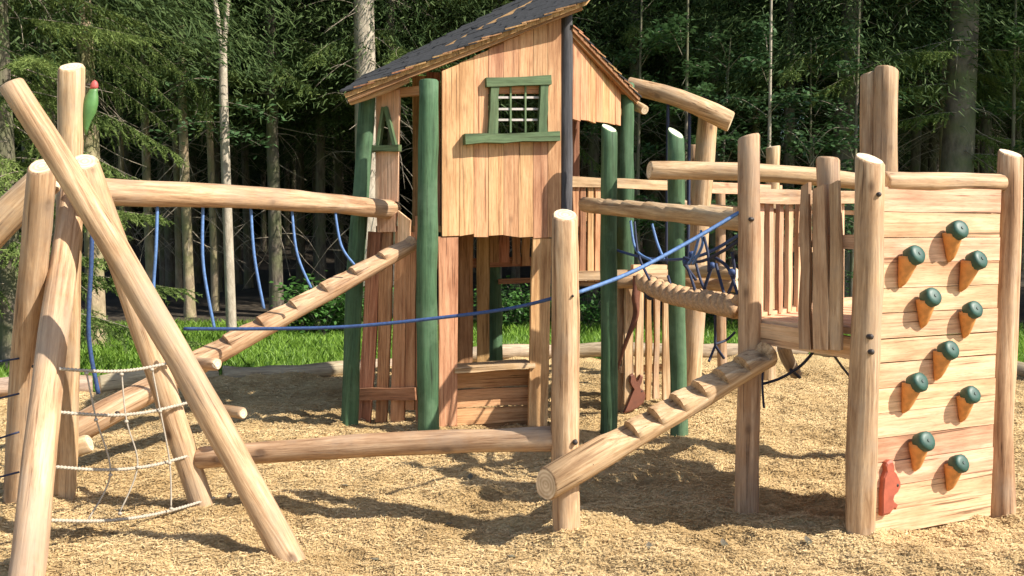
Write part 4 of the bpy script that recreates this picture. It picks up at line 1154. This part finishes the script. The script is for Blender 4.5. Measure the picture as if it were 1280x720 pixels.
DBM = [dead_branches(i, 0.15, 1.4, 8.0, 52, 1.0) for i in range(4)]
def spruce(p, r=0.16, crown=0, label=None, group=None, tm=None, low=(), seed=0, dead=True, name='spruce_tree', cs=1.0, crownm=None):
    rs = random.Random(seed)
    t = thing(name, label, 'tree', p, group)
    t.rotation_euler = (0, 0, 0)
    m = tm or TRM[seed % 4]
    W = Matrix.Translation(p) @ Matrix.Rotation(rs.random() * 6.28, 4, 'Z')
    base = 0.16 if m in TRM else 0.10
    S = Matrix.Diagonal((r / base, r / base, 1, 1))
    put('trunk', m, W @ S, t)
    if crown is not None:
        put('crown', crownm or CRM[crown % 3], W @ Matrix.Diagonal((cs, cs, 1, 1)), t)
    if dead: put('dead_branches', DBM[seed % 4], Matrix.Translation(p) @ Matrix.Rotation(rs.random() * 6.28, 4, 'Z'), t)['kind'] = 'stuff'
    for (h, az, sc, k) in low:
        M = Matrix.Translation(p + Vector((0, 0, h))) @ Matrix.Rotation(R(az), 4, 'Z') @ Matrix.Scale(sc, 4)
        put('branch', BRM[k], M, t)
    return t
def at(px, d): 
    q = P(px, 300, d); return Vector((q.x, q.y, floor_z(d) - 0.05))
GRP = 'spruces with bare lower trunks in the dark wood'
LAB = 'tall spruce with bare dark trunk deep in the shaded wood'
# az: 0 = +x (right), 270 = towards the camera
spruce(at(116, 13.5), 0.14, 1, 'tan barked spruce with drooping green boughs behind the rope frame', None, TRL[0], seed=3,
       low=[(3.9, 350, 0.5, 3), (4.3, 210, 0.6, 1), (4.6, 330, 0.5, 3), (4.9, 20, 0.6, 1), (5.0, 200, 0.8, 0), (2.9, 205, 0.5, 2), (4.3, 345, 0.55, 3), (2.2, 345, 0.45, 2), (3.3, 190, .5, 3), (4.8, 355, 0.6, 3), (2.0, 10, .5, 0), (1.7, 325, .45, 2)])
spruce(at(12, 11.2), 0.13, 1, 'bushy green spruce with boughs down to the grass behind the rope frame', None, seed=4,
       low=[(0.7 + 0.17 * k, (k * 137.5) % 360, 1.05 - 0.012 * k, k % 3) for k in range(30)])
spruce(at(-140, 12.0), 0.15, 1, LAB, GRP, seed=5, low=[(0.9 + 0.25 * k, (k * 137.5 + 40) % 360, 1.1, k % 3) for k in range(16)])
spruce(at(62, 15.5), 0.13, 2, LAB, GRP, seed=6, low=[(4.0, 280, 1.0, 0), (4.6, 330, 1.0, 2), (4.4, 230, 1.0, 1), (5.0, 300, 1, 0)])
spruce(at(152, 20), 0.07, None, 'very thin pale trunk standing behind the hanging spruce boughs', None, TRL[1], seed=7)
spruce(at(345, 18.0), 0.135, 1, 'mossy green trunked spruce with low green boughs left of the playhouse', None, seed=8,
       low=[(4.3, 190, 1.0, 0), (4.5, 350, 0.9, 0), (4.7, 250, 0.9, 2), (5.0, 300, 1.0, 1), (4.2, 300, 0.7, 2), (5.3, 220, 1.1, 0), (5.4, 330, 1.0, 1), (4.9, 160, 0.9, 2)])
spruce(at(461, 16.5), 0.15, 2, 'pale grey trunk rising behind the left slope of the shingle roof', None, trunk_mesh(31, 19, 0.16, M_BARKL, 0.05), seed=9, cs=0.9)
spruce(at(492, 18.0), 0.12, 1, 'spruce with light green boughs just above the shingle roof', None, seed=10, low=[(5.2, 290, 1.0, 1), (5.0, 340, 1.0, 0), (5.5, 250, 1.1, 1), (4.7, 320, 0.8, 2), (5.3, 200, 1.0, 0)])
spruce(at(1192, 16.0), 0.185, 2, 'stout grey spruce trunk rising behind the climbing wall', None, trunk_mesh(33, 19, 0.16, M_BARK, 0.06), seed=11,
       low=[(4.5, 20, 1.0, 0), (4.2, 200, 1.0, 2), (4.8, 330, 1.1, 1), (3.4, 10, 0.9, 0), (3.0, 340, 0.8, 2), (4.9, 190, 1.1, 1), (3.7, 180, 0.8, 0)])
spruce(at(1056, 17.0), 0.15, 1, 'crooked grey trunk leaning behind the tall double post', None, trunk_mesh(36, 19, 0.16, M_BARK, 0.22), seed=12, low=[(4.9, 300, 1, 0), (5.1, 230, 1, 1)])
GRQ = 'spruces along the front of the wood'
FL_ = {188: 'slender brown trunk just beside the hanging spruce boughs', 222: 'very slender trunk between two brown trunks above the overhead beam', 236: 'slender brown trunk behind the first sunlit blue rope', 268: 'slender trunk right beside the pale forked tree',
       400: 'dim dark trunk between the mossy trunk and the leaning green post', 892: 'dark trunk rising above the end of the sloping beam log', 984: 'dark trunk above the pale post behind the tower railing', 1140: 'dim trunk between the tall double post and the stout grey trunk',
       1176: 'slender trunk close beside the stout grey trunk', 1230: 'dark trunk above the outer end of the climbing wall', 1265: 'dark trunk above the outer post of the climbing wall', 1100: 'dark trunk straight behind the tall double post', 940: 'slender trunk beside the thin grey sapling stem',
       840: 'dark spruce rising above the sloping beam log', 790: 'dark spruce whose boughs show above the side roof', 740: 'dark spruce behind the peak of the shingle roof', 40: 'dark spruce behind the top ends of the crossed logs', 90: 'dark spruce behind the tall upright log of the frame', 310: 'dark trunk behind the third sunlit blue rope', 205: 'dark trunk deep behind the slender brown trunks'}
for i, (px, d, r) in enumerate(((188, 19, .10), (222, 21, .08), (236, 17.5, .10), (268, 18.5, .08), (400, 22, .13), (425, 26, .14), (375, 28, .14), (310, 25, .12), (205, 27, .14), (892, 19, .12), (984, 18.0, .12), (1140, 20, .12), (1176, 18, .08), (1230, 19, .13), (1265, 22, .14), (1100, 23, .13), (940, 22, .10), (840, 21, .13), (790, 19, .14), (740, 20, .14), (690, 18, .13), (620, 19, .14), (560, 20, .14), (1010, 25, .13), (40, 19, .13), (90, 21, .12), (-30, 18, .15), (1330, 17, .15))):
    rs_ = random.Random(i + 77)
    low = [(rs_.uniform(4.4, 6.4), rs_.uniform(170, 370), rs_.uniform(0.55, 0.95), rs_.randrange(4)) for _ in range(4)] if d < 21 else []
    mossy = TRL[i % 2] if r <= 0.10 else None
    lab = FL_.get(px)
    spruce(at(px, d), r, i, lab or 'dark barked spruce mostly hidden behind others at the front of the wood', GRQ, mossy, low, seed=20 + i)
# deeper rows
rs_ = random.Random(3)
pts = []
tries = 0
while len(pts) < 120 and tries < 9000:
    tries += 1
    y = rs_.uniform(22, 52); x = rs_.uniform(-1, 1) * (y * 0.66 + 6)
    if all((x - a) ** 2 + (y - b) ** 2 > 4.0 for a, b in pts): pts.append((x, y))
for i, (x, y) in enumerate(pts):
    far = y > 38
    spruce(Vector((x, y, floor_z(y) - 0.05)), rs_.uniform(0.11, 0.19), i, LAB, GRP, seed=i, dead=not far, cs=1.15)
for i in range(76):
    y = 50 + (i % 4) * 2.8 + rs_.uniform(-.8, .8); x = -44 + (i + 0.5) / 76 * 88
    spruce(Vector((x, y, floor_z(y) - 0.1)), 0.13, 0, 'dense young spruce closing off the far back of the wood', 'dense young spruces at the back of the wood', seed=i, dead=False, crownm=THK[i % 2], cs=1.2)
# unseen trees added beyond the right edge to shade the edge of the wood
for i, (x, y) in enumerate(((12.5, 15.5), (15.0, 14.6), (17.5, 15.2), (14.0, 18.0), (17.0, 18.0), (20.0, 16.5), (20.5, 13.4), (22.5, 19.0), (23.0, 15.0), (11.5, 18.5))):
    spruce(Vector((x, y, -0.05)), 0.16, i, 'unseen spruce added beyond the climbing wall to shade the wood', 'unseen spruces added to shade the wood', seed=50 + i, cs=1.2, dead=False)

# pale forked tree
p = at(283, 13.8)
t = thing('forked_tree', 'slim pale barked tree forking high up behind the overhead beam', 'tree', p)
V1, F1_ = tube(catmull([Vector((0.06, 0, -0.2)), Vector((0.03, 0, 1.5)), Vector((0.0, 0, 3.4)), Vector((0.0, 0, 4.4))], 6), 0.080, 9, taper=0.75)
V2, F2_ = tube(catmull([Vector((0, 0, 4.3)), Vector((-0.08, 0, 4.9)), Vector((-0.12, 0, 5.6)), Vector((-0.2, 0, 9.5))], 6), 0.05, 8, taper=0.4)
V3, F3_ = tube(catmull([Vector((0, 0, 4.3)), Vector((0.07, 0, 4.9)), Vector((0.13, 0, 5.6)), Vector((0.35, 0, 9.5))], 6), 0.048, 8, taper=0.4)
v, f = merge([(V1, F1_), (V2, F2_), (V3, F3_)])
put('trunk', mesh('trunk', v, f, [M_BARKL]), Matrix.Translation(p), t)
def leaf_cloud(seed, centers, n, spread, size, mat, flat=0.35):
    rs = np.random.RandomState(seed)
    c = np.array(centers)[rs.randint(0, len(centers), n)] + rs.normal(0, 1, (n, 3)) * np.array(spread)
    nrm = unit(rs.normal(0, flat, (n, 3)) + np.array([0, -0.15, 1.0]))
    d = unit(np.cross(nrm, rs.normal(0, 1, (n, 3)))); w = np.cross(nrm, d)
    L = rs.uniform(0.7, 1.3, n)[:, None] * size
    a = c - d * L; b = c + d * L
    l = c + w * L * 0.52 + nrm * L * 0.12; r_ = c - w * L * 0.52 + nrm * L * 0.12
    V = np.stack([a, r_, b, l], 1).reshape(-1, 3)
    return V, np.arange(n * 4).reshape(n, 4)
def cloud_mesh(seed, branches, n, size, mat, twigr=0.006):
    cen = []; tb = []
    for pts in branches:
        q = catmull([Vector(x) for x in pts], 6); tb.append(tube(q, twigr, 4, taper=0.35))
        for k in q[len(q) // 4:]: cen.append(tuple(k))
    Vq, Fq = leaf_cloud(seed, cen, n, (0.13, 0.13, 0.05), size, mat)
    tv, tf_ = merge(tb); tq = np.array([x for x in tf_ if len(x) == 4]); nv = len(Vq)
    Q = np.concatenate([Vq, np.array([tuple(x) for x in tv])]); FF = np.concatenate([Fq, tq + nv])
    mi = np.zeros(len(FF)); mi[-len(tq):] = 1
    return npmesh('crown', Q, FF, [mat, M_TWIG], mi)
bmm = cloud_mesh(3, [((0, 0, 3.6), (0.4, -0.2, 3.5), (0.9, -0.4, 3.3)), ((0, 0, 3.9), (-0.4, -0.2, 3.9), (-0.9, -0.3, 3.6)), ((0, 0, 3.2), (0.3, -0.3, 3.1), (0.7, -0.6, 2.9)), ((0, 0, 5.5), (0.5, -.2, 5.9), (1, -.3, 6)), ((0, 0, 3.3), (-.4, -.3, 3.25), (-.75, -.5, 3.0))], 420, 0.05, M_LEAF)
put('crown', bmm, Matrix.Translation(p), t)

# broad-leaved saplings
def sapling_mesh(seed, H, n):
    rs = random.Random(seed); br = []
    for k in range(16):
        h = rs.uniform(0.18, 0.98) * H; a = rs.random() * 6.28; l = rs.uniform(0.5, 1.5) * (1.15 - h / H * 0.6)
        e = Vector((math.cos(a) * l, math.sin(a) * l, h + rs.uniform(0.05, 0.35)))
        br.append(((0, 0, h - 0.1), tuple(Vector((math.cos(a) * l * 0.5, math.sin(a) * l * 0.5, h + 0.22))), tuple(e)))
    return cloud_mesh(seed, br, n, 0.055, M_LEAF, 0.008)
SAP = [sapling_mesh(61, 5.0, 1700), sapling_mesh(62, 6.5, 2100), sapling_mesh(63, 3.2, 1200)]
for i, (px, d, k, lab) in enumerate(((955, 14.8, 1, 'thin grey stemmed broadleaf sapling behind the pale back post'), (905, 15.8, 0, 'leafy broadleaf sapling above the leaning beam post'), (850, 15.2, 1, 'dense broadleaf sapling above the sloping beam log'), (800, 16.2, 1, 'broadleaf sapling spreading behind the playhouse side roof'), (1015, 16.0, 0, 'broadleaf sapling behind the short tower post'), (1065, 15.2, 1, 'broadleaf sapling in front of the crooked trunk'), (1010, 14.9, 2, 'low broadleaf bush behind the tower handrail'), (1265, 15.5, 1, 'broadleaf sapling right behind the outer wall post'), (760, 17.5, 0, 'broadleaf sapling behind the roof ridge'))):
    q = at(px, d); rs_ = random.Random(i)
    t = thing('broadleaf_sapling', lab, 'sapling', q)
    H = (5.0, 6.5, 3.2)[k]
    v, f = tube(catmull([Vector((0, 0, -0.2)), Vector((rs_.uniform(-.08, .08), 0, H * 0.4)), Vector((rs_.uniform(-.1, .1), 0.02, H))], 6), 0.045 if k != 1 else 0.05, 7, taper=0.25)
    put('trunk', mesh('trunk', v, f, [M_BARKL if i == 0 else M_BARK]), Matrix.Translation(q), t)
    put('crown', SAP[k], Matrix.Translation(q) @ Matrix.Rotation(i * 1.3, 4, 'Z'), t)
# low bushes at the edge of the grass
def bush_mesh(seed):
    rs = random.Random(seed); br = []
    for k in range(11):
        a = rs.random() * 6.28; l = rs.uniform(0.15, 0.55); h = rs.uniform(0.3, 0.75)
        br.append(((0, 0, -0.05), (math.cos(a) * l * 0.5, math.sin(a) * l * 0.5, h * 0.65), (math.cos(a) * l, math.sin(a) * l, h)))
    return cloud_mesh(seed, br, 620, 0.05, M_FERNB, 0.006)
BU = [bush_mesh(71), bush_mesh(72)]
for i, (px, d, s) in enumerate(((378, 15.2, 1.0), (402, 15.0, 1.15), (425, 15.4, 1.2), (440, 15.8, 1.1), (640, 15.6, 1.0), (655, 16.2, 1.1), (625, 16.4, 0.9), (735, 15.6, 0.9), (885, 16.0, 0.8), (915, 16.4, 0.9), (1070, 15.8, 0.9), (690, 16.0, 1.0))):
    q = at(px, d)
    t = thing('low_bush', 'low leafy bush where the grass meets the dark wood', 'bush', q, 'bushes along the edge of the wood')
    put('foliage', BU[i % 2], Matrix.Translation(q) @ Matrix.Rotation(i * 1.7, 4, 'Z') @ Matrix.Scale(s, 4), t)

# a few fallen leaves
def leaf_mesh():
    V = [(0, -0.035, 0.004), (0.018, -0.01, 0.012), (0.014, 0.022, 0.010), (0, 0.04, 0.016), (-0.015, 0.02, 0.011), (-0.019, -0.012, 0.013), (0, -0.005, 0.002), (0, 0.02, 0.005)]
    F = [(0, 1, 6), (1, 2, 7, 6), (2, 3, 7), (3, 4, 7), (4, 5, 6, 7), (5, 0, 6)]
    return mesh('fallen_leaf', V, F, [M_BARK])
LM = leaf_mesh()
for i, (px, py) in enumerate(((812, 696), (470, 692), (829, 566), (588, 598), (432, 612), (270, 640), (1010, 690), (150, 640), (560, 655), (905, 690), (640, 700), (330, 560))):
    q = G(px, py); z = float(bed_h(np.array([q.x]), np.array([q.y]))[0])
    o = put('fallen_leaf', LM, Matrix.Translation((q.x, q.y, z + 0.006)) @ Matrix.Rotation(i * 2.1, 4, 'Z') @ Matrix.Rotation(0.2, 4, 'X'))
    tag(o, 'small dry brown leaf fallen on the wood chips', 'leaf', 'dry leaves on the wood chips')
